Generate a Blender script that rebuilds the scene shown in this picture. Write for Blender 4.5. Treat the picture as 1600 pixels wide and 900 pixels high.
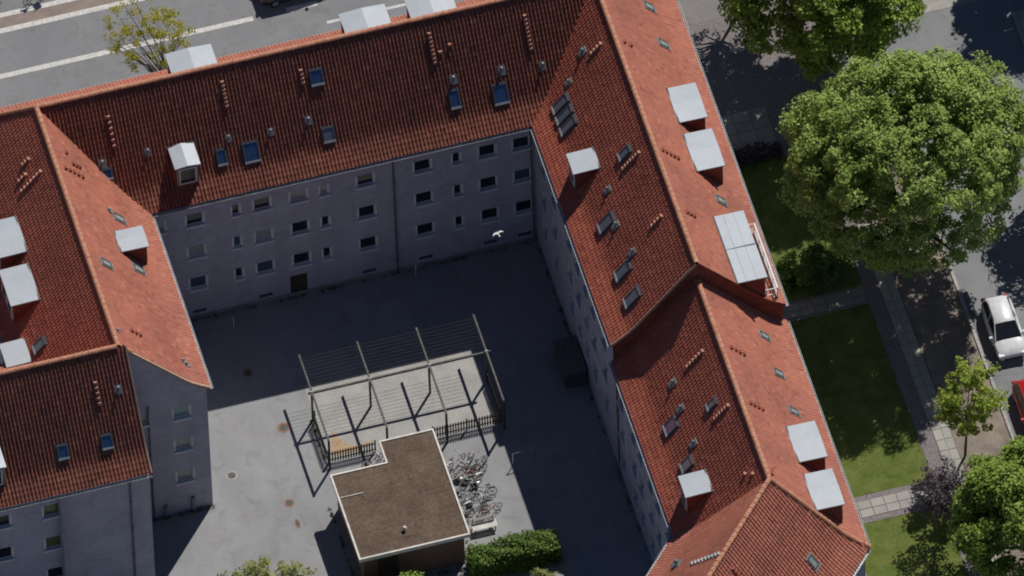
import bpy, bmesh, math, random
import numpy as np
from mathutils import Vector, Matrix

scene = bpy.context.scene
for o in list(bpy.data.objects):
    bpy.data.objects.remove(o)
COL = scene.collection
random.seed(7)
RNG = np.random.default_rng(11)

# ------------------------------------------------------------------ camera
# aerial oblique with a very long lens, 1.5 km away, 51 degrees below the horizon
TH, EL, RO, DIST = math.radians(13.55), math.radians(51.4), math.radians(2.4), 1500.0
TARGET = Vector((-2.7988779, -3.44597014, 0.25))
_r = Vector((math.cos(TH), -math.sin(TH), 0)); _f = Vector((math.sin(TH), math.cos(TH), 0))
_fw = _f * math.cos(EL) - Vector((0, 0, 1)) * math.sin(EL)
_up = _f * math.sin(EL) + Vector((0, 0, 1)) * math.cos(EL)
_x = _r * math.cos(RO) - _up * math.sin(RO)
_y = _up * math.cos(RO) + _r * math.sin(RO)
cam_data = bpy.data.cameras.new('camera')
cam = bpy.data.objects.new('camera', cam_data); COL.objects.link(cam)
cam_data.sensor_width = 36.0
cam_data.lens = 36.0 * 27.5 * DIST / 1600.0
cam_data.clip_start = 50.0
cam_data.clip_end = 6000.0
m = Matrix((_x, _y, -_fw)).transposed().to_4x4()
m.translation = TARGET - _fw * DIST
cam.matrix_world = m
scene.camera = cam

# ------------------------------------------------------------------ sky, sun, exposure
SUN = Vector((5.6, 6.3, 10.7)).normalized()
world = bpy.data.worlds.new('World'); scene.world = world
world.use_nodes = True
wn = world.node_tree
bg = wn.nodes['Background']
sky = wn.nodes.new('ShaderNodeTexSky')
sky.sky_type = 'NISHITA'
sky.sun_disc = False
sky.sun_elevation = math.asin(SUN.z)
sky.sun_rotation = math.atan2(SUN.x, SUN.y)
sky.altitude = 1500
sky.dust_density = 0.2
sky.ozone_density = 10.0
wn.links.new(sky.outputs[0], bg.inputs[0])
bg.inputs[1].default_value = 0.05
sl = bpy.data.lights.new('sun', 'SUN')
sl.energy = 5.0
sl.angle = math.radians(0.5)
sl.color = (1.0, 0.96, 0.91)
sun = bpy.data.objects.new('sun', sl); COL.objects.link(sun)
sun.rotation_euler = (-SUN).to_track_quat('-Z', 'Y').to_euler()
sun.location = (30, 34, 60)
scene.view_settings.view_transform = 'Standard'
scene.view_settings.look = 'None'
scene.view_settings.exposure = -0.4
scene.view_settings.gamma = 1.0
scene.cycles.filter_width = 1.9
scene.view_settings.use_curve_mapping = False

# ------------------------------------------------------------------ materials
def new_mat(name):
    mt = bpy.data.materials.new(name); mt.use_nodes = True
    nt = mt.node_tree
    return mt, nt, nt.nodes['Principled BSDF']

def ramp(nt, src, stops):
    r = nt.nodes.new('ShaderNodeValToRGB')
    els = r.color_ramp.elements
    while len(els) < len(stops): els.new(0.5)
    for e, (p, c) in zip(els, stops):
        e.position = p; e.color = (*c, 1)
    nt.links.new(src, r.inputs[0])
    return r.outputs[0]

def noise(nt, scale, detail=4, rough=0.6, vec=None, dist=0.0):
    n = nt.nodes.new('ShaderNodeTexNoise')
    n.inputs['Scale'].default_value = scale
    n.inputs['Detail'].default_value = detail
    n.inputs['Roughness'].default_value = rough
    n.inputs['Distortion'].default_value = dist
    if vec is not None: nt.links.new(vec, n.inputs['Vector'])
    return n.outputs['Fac']

def coords(nt, scale=(1, 1, 1)):
    g = nt.nodes.new('ShaderNodeNewGeometry')
    mp = nt.nodes.new('ShaderNodeMapping'); mp.inputs['Scale'].default_value = scale
    nt.links.new(g.outputs['Position'], mp.inputs['Vector'])
    return mp.outputs[0]

def mixc(nt, fac, a, b, mode='MIX'):
    mx = nt.nodes.new('ShaderNodeMix'); mx.data_type = 'RGBA'; mx.blend_type = mode
    for key, v in ((0, fac), (6, a), (7, b)):
        if hasattr(v, 'is_output'): nt.links.new(v, mx.inputs[key])
        elif key == 0: mx.inputs[0].default_value = v
        else: mx.inputs[key].default_value = (*v, 1)
    return mx.outputs[2]

def bump(nt, bsdf, h, strength, dist=0.02):
    b = nt.nodes.new('ShaderNodeBump')
    b.inputs['Strength'].default_value = strength; b.inputs['Distance'].default_value = dist
    nt.links.new(h, b.inputs['Height']); nt.links.new(b.outputs[0], bsdf.inputs['Normal'])

def two_tone(name, a, b, scale, rough=0.85, fine=None, bumpv=0.0, spec=0.3, stretch=(1, 1, 1), lo=0.35, hi=0.65, metallic=0):
    mt, nt, p = new_mat(name)
    v = coords(nt, stretch)
    c = ramp(nt, noise(nt, scale, 5, 0.62, v), [(lo, a), (hi, b)])
    if fine:
        k = ramp(nt, noise(nt, fine, 3, 0.7, v), [(0.3, (0.72,) * 3), (0.7, (1.25,) * 3)])
        c = mixc(nt, 1.0, c, k, 'MULTIPLY')
    nt.links.new(c, p.inputs['Base Color'])
    p.inputs['Roughness'].default_value = rough
    p.inputs['Specular IOR Level'].default_value = spec
    p.inputs['Metallic'].default_value = metallic
    if bumpv:
        bump(nt, p, noise(nt, fine or scale * 6, 3, 0.6, v), bumpv)
    return mt

def plain(name, col, rough=0.6, spec=0.4, metallic=0, ior=None, coat=0):
    mt, nt, p = new_mat(name)
    v = coords(nt)
    k = ramp(nt, noise(nt, 3.0, 4, 0.6, v), [(0.3, tuple(c * 0.86 for c in col)), (0.7, tuple(min(1, c * 1.08) for c in col))])
    nt.links.new(k, p.inputs['Base Color'])
    p.inputs['Roughness'].default_value = rough
    p.inputs['Specular IOR Level'].default_value = spec
    p.inputs['Metallic'].default_value = metallic
    if ior: p.inputs['IOR'].default_value = ior
    if coat: p.inputs['Coat Weight'].default_value = coat; p.inputs['Coat Roughness'].default_value = 0.05
    return mt

def tile_material(name, lo, mid, hi, stain=0.5):
    mt, nt, p = new_mat(name)
    at = nt.nodes.new('ShaderNodeAttribute'); at.attribute_name = 'tint'
    c = ramp(nt, at.outputs['Fac'], [(0.0, lo), (0.5, mid), (1.0, hi)])
    v = coords(nt)
    big = ramp(nt, noise(nt, 0.3, 6, 0.7, v, 0.6), [(0.3, (0.72, 0.76, 0.8)), (0.5, (0.97, 0.98, 0.98)), (0.72, (1.12, 1.08, 1.02))])
    c = mixc(nt, 1.0, c, big, 'MULTIPLY')
    spots = ramp(nt, noise(nt, 2.6, 6, 0.7, v), [(0.56, (1, 1, 1)), (0.72, (0.62, 0.66, 0.62))])
    c = mixc(nt, stain, c, spots, 'MULTIPLY')
    nt.links.new(c, p.inputs['Base Color'])
    p.inputs['Roughness'].default_value = 0.62
    p.inputs['Specular IOR Level'].default_value = 0.35
    bump(nt, p, noise(nt, 30, 3, 0.6, v), 0.08, 0.01)
    return mt

M = {}
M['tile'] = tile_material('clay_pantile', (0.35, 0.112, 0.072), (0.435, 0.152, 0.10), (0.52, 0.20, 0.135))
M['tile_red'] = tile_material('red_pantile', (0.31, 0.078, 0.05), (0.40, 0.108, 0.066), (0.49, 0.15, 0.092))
M['tile_brown'] = tile_material('brown_pantile', (0.15, 0.052, 0.036), (0.23, 0.079, 0.052), (0.32, 0.125, 0.076), 0.8)  # darker, browner tiles with stronger spots for the two south-facing slopes
M['ridge'] = two_tone('ridge_clay', (0.46, 0.19, 0.11), (0.60, 0.30, 0.19), 2.5, 0.75, fine=14)
M['step'] = two_tone('roof_step_clay', (0.42, 0.2, 0.14), (0.52, 0.28, 0.2), 4, 0.8)
M['mortar'] = two_tone('verge_mortar', (0.36, 0.26, 0.20), (0.5, 0.36, 0.27), 3, 0.9)
M['deck'] = plain('roof_underlay', (0.05, 0.03, 0.025), 0.95, 0.1)
M['redwall'] = two_tone('red_rendered_gable', (0.16, 0.05, 0.035), (0.24, 0.08, 0.055), 1.5, 0.9, fine=12)
def wall_material():
    mt, nt, p = new_mat('grey_render')
    v = coords(nt)
    c = ramp(nt, noise(nt, 0.5, 5, 0.65, v), [(0.3, (0.42, 0.41, 0.475)), (0.7, (0.51, 0.50, 0.57))])
    streak = ramp(nt, noise(nt, 1.0, 5, 0.6, coords(nt, (1.6, 1.6, 0.14))), [(0.35, (0.86, 0.855, 0.85)), (0.65, (1.03, 1.03, 1.03))])
    c = mixc(nt, 0.6, c, streak, 'MULTIPLY')
    patch_ = ramp(nt, noise(nt, 0.28, 2, 0.5, coords(nt, (1, 1, 1.6)), 2.0), [(0.50, (1, 1, 1)), (0.53, (0.91, 0.90, 0.91)), (0.60, (0.93, 0.93, 0.93)), (0.62, (1, 1, 1))])
    c = mixc(nt, 1.0, c, patch_, 'MULTIPLY')
    fine = ramp(nt, noise(nt, 9, 4, 0.7, v), [(0.3, (0.88,) * 3), (0.7, (1.08,) * 3)])
    c = mixc(nt, 1.0, c, fine, 'MULTIPLY')
    nt.links.new(c, p.inputs['Base Color'])
    p.inputs['Roughness'].default_value = 0.92
    p.inputs['Specular IOR Level'].default_value = 0.2
    bump(nt, p, noise(nt, 40, 3, 0.7, v), 0.2, 0.01)
    return mt
M['wall'] = wall_material()
M['plinth'] = two_tone('plinth_render', (0.22, 0.21, 0.21), (0.3, 0.29, 0.28), 1.2, 0.92, fine=10)
def zinc_mat():
    mt, nt, p = new_mat('zinc_sheet')
    v = coords(nt)
    c = ramp(nt, noise(nt, 0.8, 5, 0.6, v), [(0.3, (0.355, 0.395, 0.435)), (0.7, (0.405, 0.445, 0.485))])
    d = ramp(nt, noise(nt, 4.0, 6, 0.7, v, 0.5), [(0.5, (1, 1, 1)), (0.75, (0.9, 0.9, 0.89))])
    c = mixc(nt, 0.8, c, d, 'MULTIPLY')
    nt.links.new(c, p.inputs['Base Color'])
    p.inputs['Roughness'].default_value = 0.55; p.inputs['Metallic'].default_value = 0.12
    bump(nt, p, noise(nt, 1.6, 3, 0.5, v), 0.15, 0.05)
    return mt
M['zinc'] = zinc_mat()
M['gutter'] = two_tone('zinc_gutter', (0.42, 0.44, 0.45), (0.56, 0.58, 0.58), 2, 0.5, metallic=0.3)
M['pipe'] = plain('dark_downpipe', (0.14, 0.13, 0.14), 0.5)
M['lead'] = two_tone('lead_flashing', (0.17, 0.185, 0.19), (0.29, 0.31, 0.315), 6, 0.55, metallic=0.3)
M['white'] = two_tone('white_paint', (0.66, 0.66, 0.65), (0.78, 0.78, 0.77), 3, 0.5)
M['sill'] = two_tone('sill_render', (0.55, 0.58, 0.6), (0.68, 0.7, 0.72), 3, 0.6)
M['glass'] = plain('window_glass', (0.022, 0.023, 0.032), 0.06, 0.5, ior=1.5)
M['glass_blue'] = plain('window_glass_blind', (0.05, 0.08, 0.14), 0.1, 0.5, ior=1.6)
M['glass_pale'] = plain('net_curtain_behind_glass', (0.34, 0.33, 0.33), 0.15, 0.5)
M['glass_green'] = plain('green_blind_behind_glass', (0.22, 0.36, 0.32), 0.15, 0.5)
M['glass_olive'] = plain('olive_curtain_behind_glass', (0.12, 0.15, 0.05), 0.15, 0.5)
M['sky_pane'] = plain('skylight_glass', (0.03, 0.075, 0.19), 0.06, 0.6, ior=2.0)  # blue of the reflected sky put into the base colour
M['sky_pane_grey'] = plain('skylight_glass_grey', (0.15, 0.18, 0.22), 0.08, 0.6, ior=1.9)
M['sky_frame'] = plain('skylight_frame', (0.10, 0.11, 0.125), 0.4, 0.5)
M['sky_hatch'] = two_tone('old_zinc_hatch', (0.22, 0.25, 0.23), (0.34, 0.37, 0.34), 5, 0.6)
M['chrome'] = plain('bright_metal', (0.7, 0.72, 0.74), 0.25, 0.5, metallic=0.9)
M['timber'] = two_tone('weathered_timber', (0.10, 0.096, 0.09), (0.165, 0.158, 0.148), 5, 0.85, stretch=(1, 1, 1), fine=20)
M['timber_dark'] = two_tone('dark_timber', (0.045, 0.035, 0.025), (0.09, 0.07, 0.05), 5, 0.85, fine=20)
M['brick'] = None
M['trim'] = two_tone('pale_roof_trim', (0.58, 0.56, 0.5), (0.78, 0.76, 0.7), 3, 0.6)
M['concrete'] = two_tone('concrete', (0.30, 0.29, 0.26), (0.42, 0.40, 0.36), 1.8, 0.9, fine=14, bumpv=0.15)
M['slab'] = tile_material('paving_concrete', (0.26, 0.24, 0.22), (0.32, 0.30, 0.27), (0.38, 0.36, 0.32), 0.4)
M['cobble'] = two_tone('small_sett_paving', (0.16, 0.14, 0.14), (0.26, 0.23, 0.22), 6, 0.92, fine=24, bumpv=0.4)
M['kerb'] = two_tone('granite_kerb', (0.34, 0.32, 0.31), (0.46, 0.44, 0.42), 4, 0.85, fine=18)
M['marking'] = two_tone('road_paint', (0.52, 0.5, 0.47), (0.68, 0.66, 0.62), 3, 0.75, fine=9)
M['bikelane'] = two_tone('red_bike_lane', (0.24, 0.19, 0.165), (0.3, 0.24, 0.2), 1.2, 0.9, fine=16)
M['soil'] = two_tone('bare_soil', (0.20, 0.165, 0.135), (0.30, 0.25, 0.205), 1.1, 0.95, fine=12, bumpv=0.4)
M['sand'] = two_tone('play_sand', (0.40, 0.27, 0.16), (0.5, 0.36, 0.23), 2, 0.95, fine=18)
M['rust'] = two_tone('rusty_iron', (0.24, 0.13, 0.08), (0.34, 0.22, 0.15), 9, 0.85)
M['iron'] = two_tone('cast_iron', (0.07, 0.065, 0.06), (0.13, 0.12, 0.11), 9, 0.7)
M['bark'] = two_tone('bark', (0.06, 0.045, 0.035), (0.12, 0.095, 0.075), 5, 0.95, stretch=(1, 1, 0.3), fine=20, bumpv=0.5)
M['black'] = plain('black_plastic', (0.015, 0.015, 0.017), 0.5)
M['rubber'] = plain('tyre_rubber', (0.02, 0.02, 0.02), 0.85, 0.2)
M['hedge_core'] = plain('hedge_shade', (0.012, 0.02, 0.008), 0.95, 0.1)

def asphalt(name, a, b, crack=0.5, patch=True):
    mt, nt, p = new_mat(name)
    v = coords(nt)
    c = ramp(nt, noise(nt, 0.22, 6, 0.62, v, 0.4), [(0.32, a), (0.68, b)])
    if patch:
        st = ramp(nt, noise(nt, 0.9, 6, 0.68, v, 0.8), [(0.52, (1, 1, 1)), (0.70, (0.78, 0.77, 0.75))])
        c = mixc(nt, 0.8, c, st, 'MULTIPLY')
        pa = ramp(nt, noise(nt, 0.5, 3, 0.5, coords(nt, (1.0, 0.35, 1)), 1.5), [(0.58, (1, 1, 1)), (0.66, (0.93, 0.92, 0.91))])
        c = mixc(nt, crack, c, pa, 'MULTIPLY')
    f = ramp(nt, noise(nt, 22, 3, 0.75, v), [(0.25, (0.8,) * 3), (0.75, (1.2,) * 3)])
    c = mixc(nt, 1.0, c, f, 'MULTIPLY')
    nt.links.new(c, p.inputs['Base Color'])
    p.inputs['Roughness'].default_value = 0.9
    p.inputs['Specular IOR Level'].default_value = 0.2
    bump(nt, p, noise(nt, 60, 2, 0.7, v), 0.3, 0.01)
    return mt
M['court'] = asphalt('courtyard_asphalt', (0.268, 0.272, 0.277), (0.333, 0.336, 0.339), 0.8)
M['road'] = asphalt('road_asphalt', (0.205, 0.208, 0.213), (0.26, 0.263, 0.266), 0.35)
M['ground'] = asphalt('worn_ground', (0.2, 0.19, 0.18), (0.27, 0.25, 0.24), 0.3)

def grass_mat():
    mt, nt, p = new_mat('lawn')
    v = coords(nt)
    c = ramp(nt, noise(nt, 0.9, 6, 0.7, v, 0.5), [(0.3, (0.085, 0.125, 0.026)), (0.5, (0.14, 0.175, 0.042)), (0.68, (0.19, 0.205, 0.062)), (0.8, (0.26, 0.235, 0.10))])
    f = ramp(nt, noise(nt, 9, 5, 0.75, v), [(0.3, (0.65,) * 3), (0.7, (1.3,) * 3)])
    c = mixc(nt, 1.0, c, f, 'MULTIPLY')
    nt.links.new(c, p.inputs['Base Color'])
    p.inputs['Roughness'].default_value = 0.95
    p.inputs['Specular IOR Level'].default_value = 0.1
    bump(nt, p, noise(nt, 25, 4, 0.8, v), 0.8, 0.06)
    return mt
M['grass'] = grass_mat()

def bitumen():
    mt, nt, p = new_mat('mossy_bitumen_roof')
    v = coords(nt)
    c = ramp(nt, noise(nt, 0.7, 6, 0.7, v, 0.6), [(0.3, (0.105, 0.074, 0.055)), (0.55, (0.15, 0.108, 0.08)), (0.75, (0.185, 0.142, 0.10))])
    f = ramp(nt, noise(nt, 7, 5, 0.7, v), [(0.3, (0.62,) * 3), (0.7, (1.3,) * 3)])
    c = mixc(nt, 1.0, c, f, 'MULTIPLY')
    s = ramp(nt, noise(nt, 3.2, 5, 0.75, coords(nt, (1, 1.5, 1))), [(0.62, (1, 1, 1)), (0.72, (0.5, 0.5, 0.48))])
    c = mixc(nt, 0.8, c, s, 'MULTIPLY')
    nt.links.new(c, p.inputs['Base Color'])
    p.inputs['Roughness'].default_value = 0.95
    p.inputs['Specular IOR Level'].default_value = 0.15
    bump(nt, p, noise(nt, 12, 4, 0.7, v), 0.6, 0.03)
    return mt
M['bitumen'] = bitumen()

def brick_mat():
    mt, nt, p = new_mat('brown_brick')
    br = nt.nodes.new('ShaderNodeTexBrick')
    br.inputs['Scale'].default_value = 1.0
    br.inputs['Brick Width'].default_value = 0.24; br.inputs['Row Height'].default_value = 0.075
    br.inputs['Mortar Size'].default_value = 0.01
    br.inputs['Color1'].default_value = (0.17, 0.085, 0.05, 1); br.inputs['Color2'].default_value = (0.24, 0.12, 0.065, 1)
    br.inputs['Mortar'].default_value = (0.2, 0.17, 0.14, 1)
    g = nt.nodes.new('ShaderNodeNewGeometry')
    sp = nt.nodes.new('ShaderNodeSeparateXYZ'); nt.links.new(g.outputs['Position'], sp.inputs[0])
    ad = nt.nodes.new('ShaderNodeMath'); nt.links.new(sp.outputs[0], ad.inputs[0]); nt.links.new(sp.outputs[1], ad.inputs[1])
    cb = nt.nodes.new('ShaderNodeCombineXYZ'); nt.links.new(ad.outputs[0], cb.inputs[0]); nt.links.new(sp.outputs[2], cb.inputs[1])
    nt.links.new(cb.outputs[0], br.inputs['Vector'])
    nt.links.new(br.outputs['Color'], p.inputs['Base Color'])
    p.inputs['Roughness'].default_value = 0.9
    return mt
M['brick'] = brick_mat()

def leaf_mat(name, lo, mid, hi, trans=0.35):
    mt, nt, p = new_mat(name)
    at = nt.nodes.new('ShaderNodeAttribute'); at.attribute_name = 'tint'
    c = ramp(nt, at.outputs['Fac'], [(0.0, lo), (0.5, mid), (1.0, hi)])
    nt.links.new(c, p.inputs['Base Color'])
    p.inputs['Roughness'].default_value = 0.55
    p.inputs['Specular IOR Level'].default_value = 0.25
    tr = nt.nodes.new('ShaderNodeBsdfTranslucent'); nt.links.new(c, tr.inputs['Color'])
    mx = nt.nodes.new('ShaderNodeMixShader'); mx.inputs[0].default_value = trans
    nt.links.new(p.outputs[0], mx.inputs[1]); nt.links.new(tr.outputs[0], mx.inputs[2])
    nt.links.new(mx.outputs[0], nt.nodes['Material Output'].inputs['Surface'])
    return mt
M['leaf'] = leaf_mat('leaf_fresh', (0.18, 0.285, 0.05), (0.325, 0.44, 0.098), (0.47, 0.56, 0.165), 0.25)
M['leaf_lime'] = leaf_mat('leaf_lime', (0.27, 0.36, 0.045), (0.38, 0.47, 0.08), (0.48, 0.55, 0.13), 0.4)
M['leaf_hedge'] = leaf_mat('leaf_hedge', (0.07, 0.13, 0.02), (0.14, 0.23, 0.04), (0.22, 0.32, 0.075), 0.25)
M['leaf_deep'] = leaf_mat('leaf_deep', (0.05, 0.095, 0.02), (0.10, 0.165, 0.035), (0.16, 0.23, 0.06))
M['leaf_bright'] = leaf_mat('leaf_bright', (0.14, 0.24, 0.03), (0.27, 0.39, 0.06), (0.40, 0.50, 0.115), 0.25)
M['leaf_yellow'] = leaf_mat('leaf_yellow', (0.36, 0.34, 0.03), (0.50, 0.46, 0.05), (0.60, 0.56, 0.09), 0.6)
M['leaf_pale'] = leaf_mat('leaf_pale', (0.30, 0.34, 0.10), (0.40, 0.43, 0.16), (0.5, 0.52, 0.22), 0.5)
M['leaf_purple'] = leaf_mat('leaf_purple', (0.06, 0.042, 0.052), (0.105, 0.08, 0.09), (0.16, 0.135, 0.14), 0.2)

# ------------------------------------------------------------------ object helpers
ORG = {}
def link(name, data, parent=None, loc=None, rot=None):
    """loc is a world position; parents are only ever translated (or loc is local if rot parent)"""
    o = bpy.data.objects.new(name, data); COL.objects.link(o)
    if parent is not None: o.parent = parent
    po = ORG.get(parent.name, Vector((0, 0, 0))) if parent is not None else Vector((0, 0, 0))
    w = Vector(loc) if loc is not None else po.copy()
    if rot is not None:
        o.matrix_basis = Matrix.Translation(w - po) @ rot.to_4x4()
    else:
        o.location = w - po
    ORG[o.name] = w
    return o

def thing(name, label, cat, loc, group=None, rotz=0.0):
    o = link(name, None, None, loc)
    o.empty_display_size = 0.5
    o.rotation_euler = (0, 0, rotz)
    o['label'] = label; o['category'] = cat
    if group: o['group'] = group
    return o

def tag(o, label, cat, group=None):
    o['label'] = label; o['category'] = cat
    if group: o['group'] = group
    return o

class MB:
    def __init__(s): s.v = []; s.f = []
    def add(s, vs, fs):
        b = len(s.v); s.v += [tuple(v) for v in vs]; s.f += [tuple(b + i for i in f) for f in fs]
    def box(s, x0, x1, y0, y1, z0, z1):
        s.add([(x0, y0, z0), (x1, y0, z0), (x1, y1, z0), (x0, y1, z0), (x0, y0, z1), (x1, y0, z1), (x1, y1, z1), (x0, y1, z1)],
              [(3, 2, 1, 0), (4, 5, 6, 7), (0, 1, 5, 4), (1, 2, 6, 5), (2, 3, 7, 6), (3, 0, 4, 7)])
    def obox(s, c, ax, ay, az, hx, hy, hz):
        c, ax, ay, az = Vector(c), Vector(ax), Vector(ay), Vector(az)
        vs = [c + ax * (hx * i) + ay * (hy * j) + az * (hz * k) for k in (-1, 1) for i, j in ((-1, -1), (1, -1), (1, 1), (-1, 1))]
        s.add(vs, [(3, 2, 1, 0), (4, 5, 6, 7), (0, 1, 5, 4), (1, 2, 6, 5), (2, 3, 7, 6), (3, 0, 4, 7)])
    def prism(s, poly, z0, z1):
        n = len(poly)
        s.add([(x, y, z0) for x, y in poly] + [(x, y, z1) for x, y in poly],
              [tuple(range(n))[::-1], tuple(range(n, 2 * n))] + [(i, (i + 1) % n, n + (i + 1) % n, n + i) for i in range(n)])
    def quad(s, *p): s.add(p, [tuple(range(len(p)))])
    def tube(s, p, q, r0, r1=None, n=6, cap=True):
        r1 = r0 if r1 is None else r1
        p, q = Vector(p), Vector(q); d = (q - p)
        if d.length < 1e-6: return
        d.normalize()
        a = d.orthogonal().normalized(); b = d.cross(a)
        vs = []
        for c, r in ((p, r0), (q, r1)):
            for i in range(n):
                t = 2 * math.pi * i / n; vs.append(c + a * (math.cos(t) * r) + b * (math.sin(t) * r))
        fs = [(i, (i + 1) % n, n + (i + 1) % n, n + i) for i in range(n)]
        if cap: fs += [tuple(range(n))[::-1], tuple(range(n, 2 * n))]
        s.add(vs, fs)
    def torus(s, c, ax, ay, R, r, n=20, k=6):
        c, ax, ay = Vector(c), Vector(ax), Vector(ay); az = ax.cross(ay)
        vs = []
        for i in range(n):
            t = 2 * math.pi * i / n; dr = ax * math.cos(t) + ay * math.sin(t)
            for j in range(k):
                u = 2 * math.pi * j / k
                vs.append(c + dr * (R + r * math.cos(u)) + az * (r * math.sin(u)))
        s.add(vs, [(i * k + j, ((i + 1) % n) * k + j, ((i + 1) % n) * k + (j + 1) % k, i * k + (j + 1) % k) for i in range(n) for j in range(k)])
    def mesh(s, name, mat, org=(0, 0, 0), smooth=False):
        me = bpy.data.meshes.new(name)
        ox, oy, oz = org
        me.from_pydata([(x - ox, y - oy, z - oz) for x, y, z in s.v], [], s.f)
        if mat is not None: me.materials.append(mat)
        bm = bmesh.new(); bm.from_mesh(me); bmesh.ops.recalc_face_normals(bm, faces=bm.faces[:]); bm.to_mesh(me); bm.free()
        if smooth: me.polygons.foreach_set('use_smooth', [True] * len(me.polygons))
        me.update()
        return me
    def build(s, name, mat, parent=None, smooth=False, loc=None):
        """world-space geometry, re-based on loc (or the parent's place)"""
        if loc is None: loc = ORG[parent.name] if parent is not None else (0, 0, 0)
        return link(name, s.mesh(name, mat, loc, smooth), parent, loc)

def structure(name, mb, mat):
    o = mb.build(name, mat); o['kind'] = 'structure'; return o

# ------------------------------------------------------------------ ground and streets
b = MB(); b.quad((-260, -260, -0.02), (260, -260, -0.02), (260, 260, -0.02), (-260, 260, -0.02)); structure('ground', b, M['ground'])
b = MB(); b.quad((-34, -60, 0.0), (0.2, -60, 0.0), (0.2, 0.2, 0.0), (-34, 0.2, 0.0)); structure('courtyard_paving', b, M['court'])
b = MB(); b.quad((-120, 14.5, -0.012), (20.0, 14.5, -0.012), (20.0, 60, -0.012), (-120, 60, -0.012)); structure('street_road', b, M['road'])
b = MB(); b.box(-120, 12.0, 9.0, 14.4, -0.02, 0.10); structure('street_pavement', b, M['concrete'])
b = MB(); b.quad((-120, 23.48, -0.008), (20, 23.48, -0.008), (20, 24.22, -0.008), (-120, 24.22, -0.008)); structure('bike_lane', b, M['bikelane'])
def marking(x0, x1, y, w):
    b = MB(); b.quad((x0, y - w / 2, -0.004), (x1, y - w / 2, -0.004), (x1, y + w / 2, -0.004), (x0, y + w / 2, -0.004))
    structure('road_marking', b, M['marking'])
marking(-120, -11.72, 20.05, 0.34); marking(-9.72, -7.9, 20.1, 0.34); marking(-7.75, 4, 18.55, 0.2)
marking(-120, 20, 23.3, 0.36); marking(-120, 20, 24.42, 0.34)

# east side: lawns, paths, pavement, verge, side street
def sheet(name, x0, x1, y0, y1, z, mat):
    b = MB(); b.quad((x0, y0, z), (x1, y0, z), (x1, y1, z), (x0, y1, z)); return structure(name, b, mat)
def lawn(x0, x1, y0, y1, seed):
    rd = random.Random(seed); pts = []
    def run(ax, ay, bx, by):
        n = max(2, int(math.hypot(bx - ax, by - ay) / .22))
        for i in range(n):
            t = i / n; pts.append((ax + (bx - ax) * t + rd.uniform(-.05, .05), ay + (by - ay) * t + rd.uniform(-.05, .05), 0.012))
    run(x0, y0, x1, y0); run(x1, y0, x1, y1); run(x1, y1, x0, y1); run(x0, y1, x0, y0)
    b = MB(); b.quad(*pts); structure('lawn', b, M['grass'])
lawn(10.9, 16.35, -23.35, -10.15, 1); lawn(10.9, 16.35, -60, -25.35, 2); lawn(10.9, 16.35, -8.75, 1.6, 3)
sheet('verge', 18.3, 21.42, -60, 6.5, 0.006, M['soil'])
sheet('side_street', 21.6, 34.0, -60, 60, -0.012, M['road'])
sheet('forecourt', 9.4, 21.4, 2.2, 12.5, 0.002, M['cobble'])
sheet('side_pavement', 30.0, 60, -60, 8.0, 0.05, M['concrete'])

def slabs(name, x0, x1, y0, y1, sx, sy, z, under, border=None, seed=1):
    """a path whose slabs are pieces of their own"""
    b = MB(); b.quad((x0 - (border or 0), y0 - (border or 0), z), (x1 + (border or 0), y0 - (border or 0), z), (x1 + (border or 0), y1 + (border or 0), z), (x0 - (border or 0), y1 + (border or 0), z))
    p = structure(name, b, under)
    rd = random.Random(seed)
    nx, ny = max(1, round((x1 - x0) / sx)), max(1, round((y1 - y0) / sy))
    sx, sy = (x1 - x0) / nx, (y1 - y0) / ny
    variants = []
    for k in range(5):
        mb = MB(); g = 0.012
        c = 0.012; h = 0.03
        X, Y = sx / 2 - g, sy / 2 - g
        mb.add([(-X, -Y, -0.01), (X, -Y, -0.01), (X, Y, -0.01), (-X, Y, -0.01), (-X + c, -Y + c, h), (X - c, -Y + c, h), (X - c, Y - c, h), (-X + c, Y - c, h)],
               [(4, 5, 6, 7), (0, 1, 5, 4), (1, 2, 6, 5), (2, 3, 7, 6), (3, 0, 4, 7)])
        me = mb.mesh('paving_slab', M['slab'])
        a = me.attributes.new('tint', 'FLOAT', 'FACE'); a.data.foreach_set('value', [rd.random()] * len(me.polygons))
        variants.append(me)
    for i in range(nx):
        for j in range(ny):
            o = link('paving_slab', rd.choice(variants), p, (x0 + (i + 0.5) * sx, y0 + (j + 0.5) * sy, z + rd.uniform(-0.006, 0.004)))
            o.rotation_euler = (rd.uniform(-.006, .006), rd.uniform(-.006, .006), rd.uniform(-.006, .006))
    return p
slabs('garden_path', 11.0, 16.35, -24.95, -23.75, 0.8, 0.6, 0.008, M['cobble'], 0.38, 3)
slabs('garden_path', 11.0, 16.35, -9.95, -8.95, 0.8, 0.5, 0.008, M['cobble'], 0.2, 4)
sheet('pavement_setts', 16.4, 17.25, -60, 2.2, 0.010, M['cobble'])
slabs('east_pavement', 17.27, 18.27, -40, 1.6, 0.5, 0.8, 0.006, M['concrete'], 0.0, 5)
slabs('forecourt_slabs', 10.6, 14.6, 2.4, 5.4, 1.0, 0.75, 0.006, M['cobble'], 0.0, 6)
b = MB(); b.box(21.42, 21.6, -60, 8.0, -0.02, 0.002); kb = structure('kerb', b, M['kerb'])
b = MB(); b.box(-0.085, 0.085, -0.49, 0.49, -0.02, 0.10); kme = b.mesh('kerbstone', M['kerb'])
for i in range(46):
    link('kerbstone', kme, kb, (21.51 + random.uniform(-.006, .006), -38 + i, random.uniform(-.005, .005)))
b = MB(); b.box(10.0, 10.9, -33.5, 9.2, -0.02, 0.02); structure('house_apron', b, M['cobble'])
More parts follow.
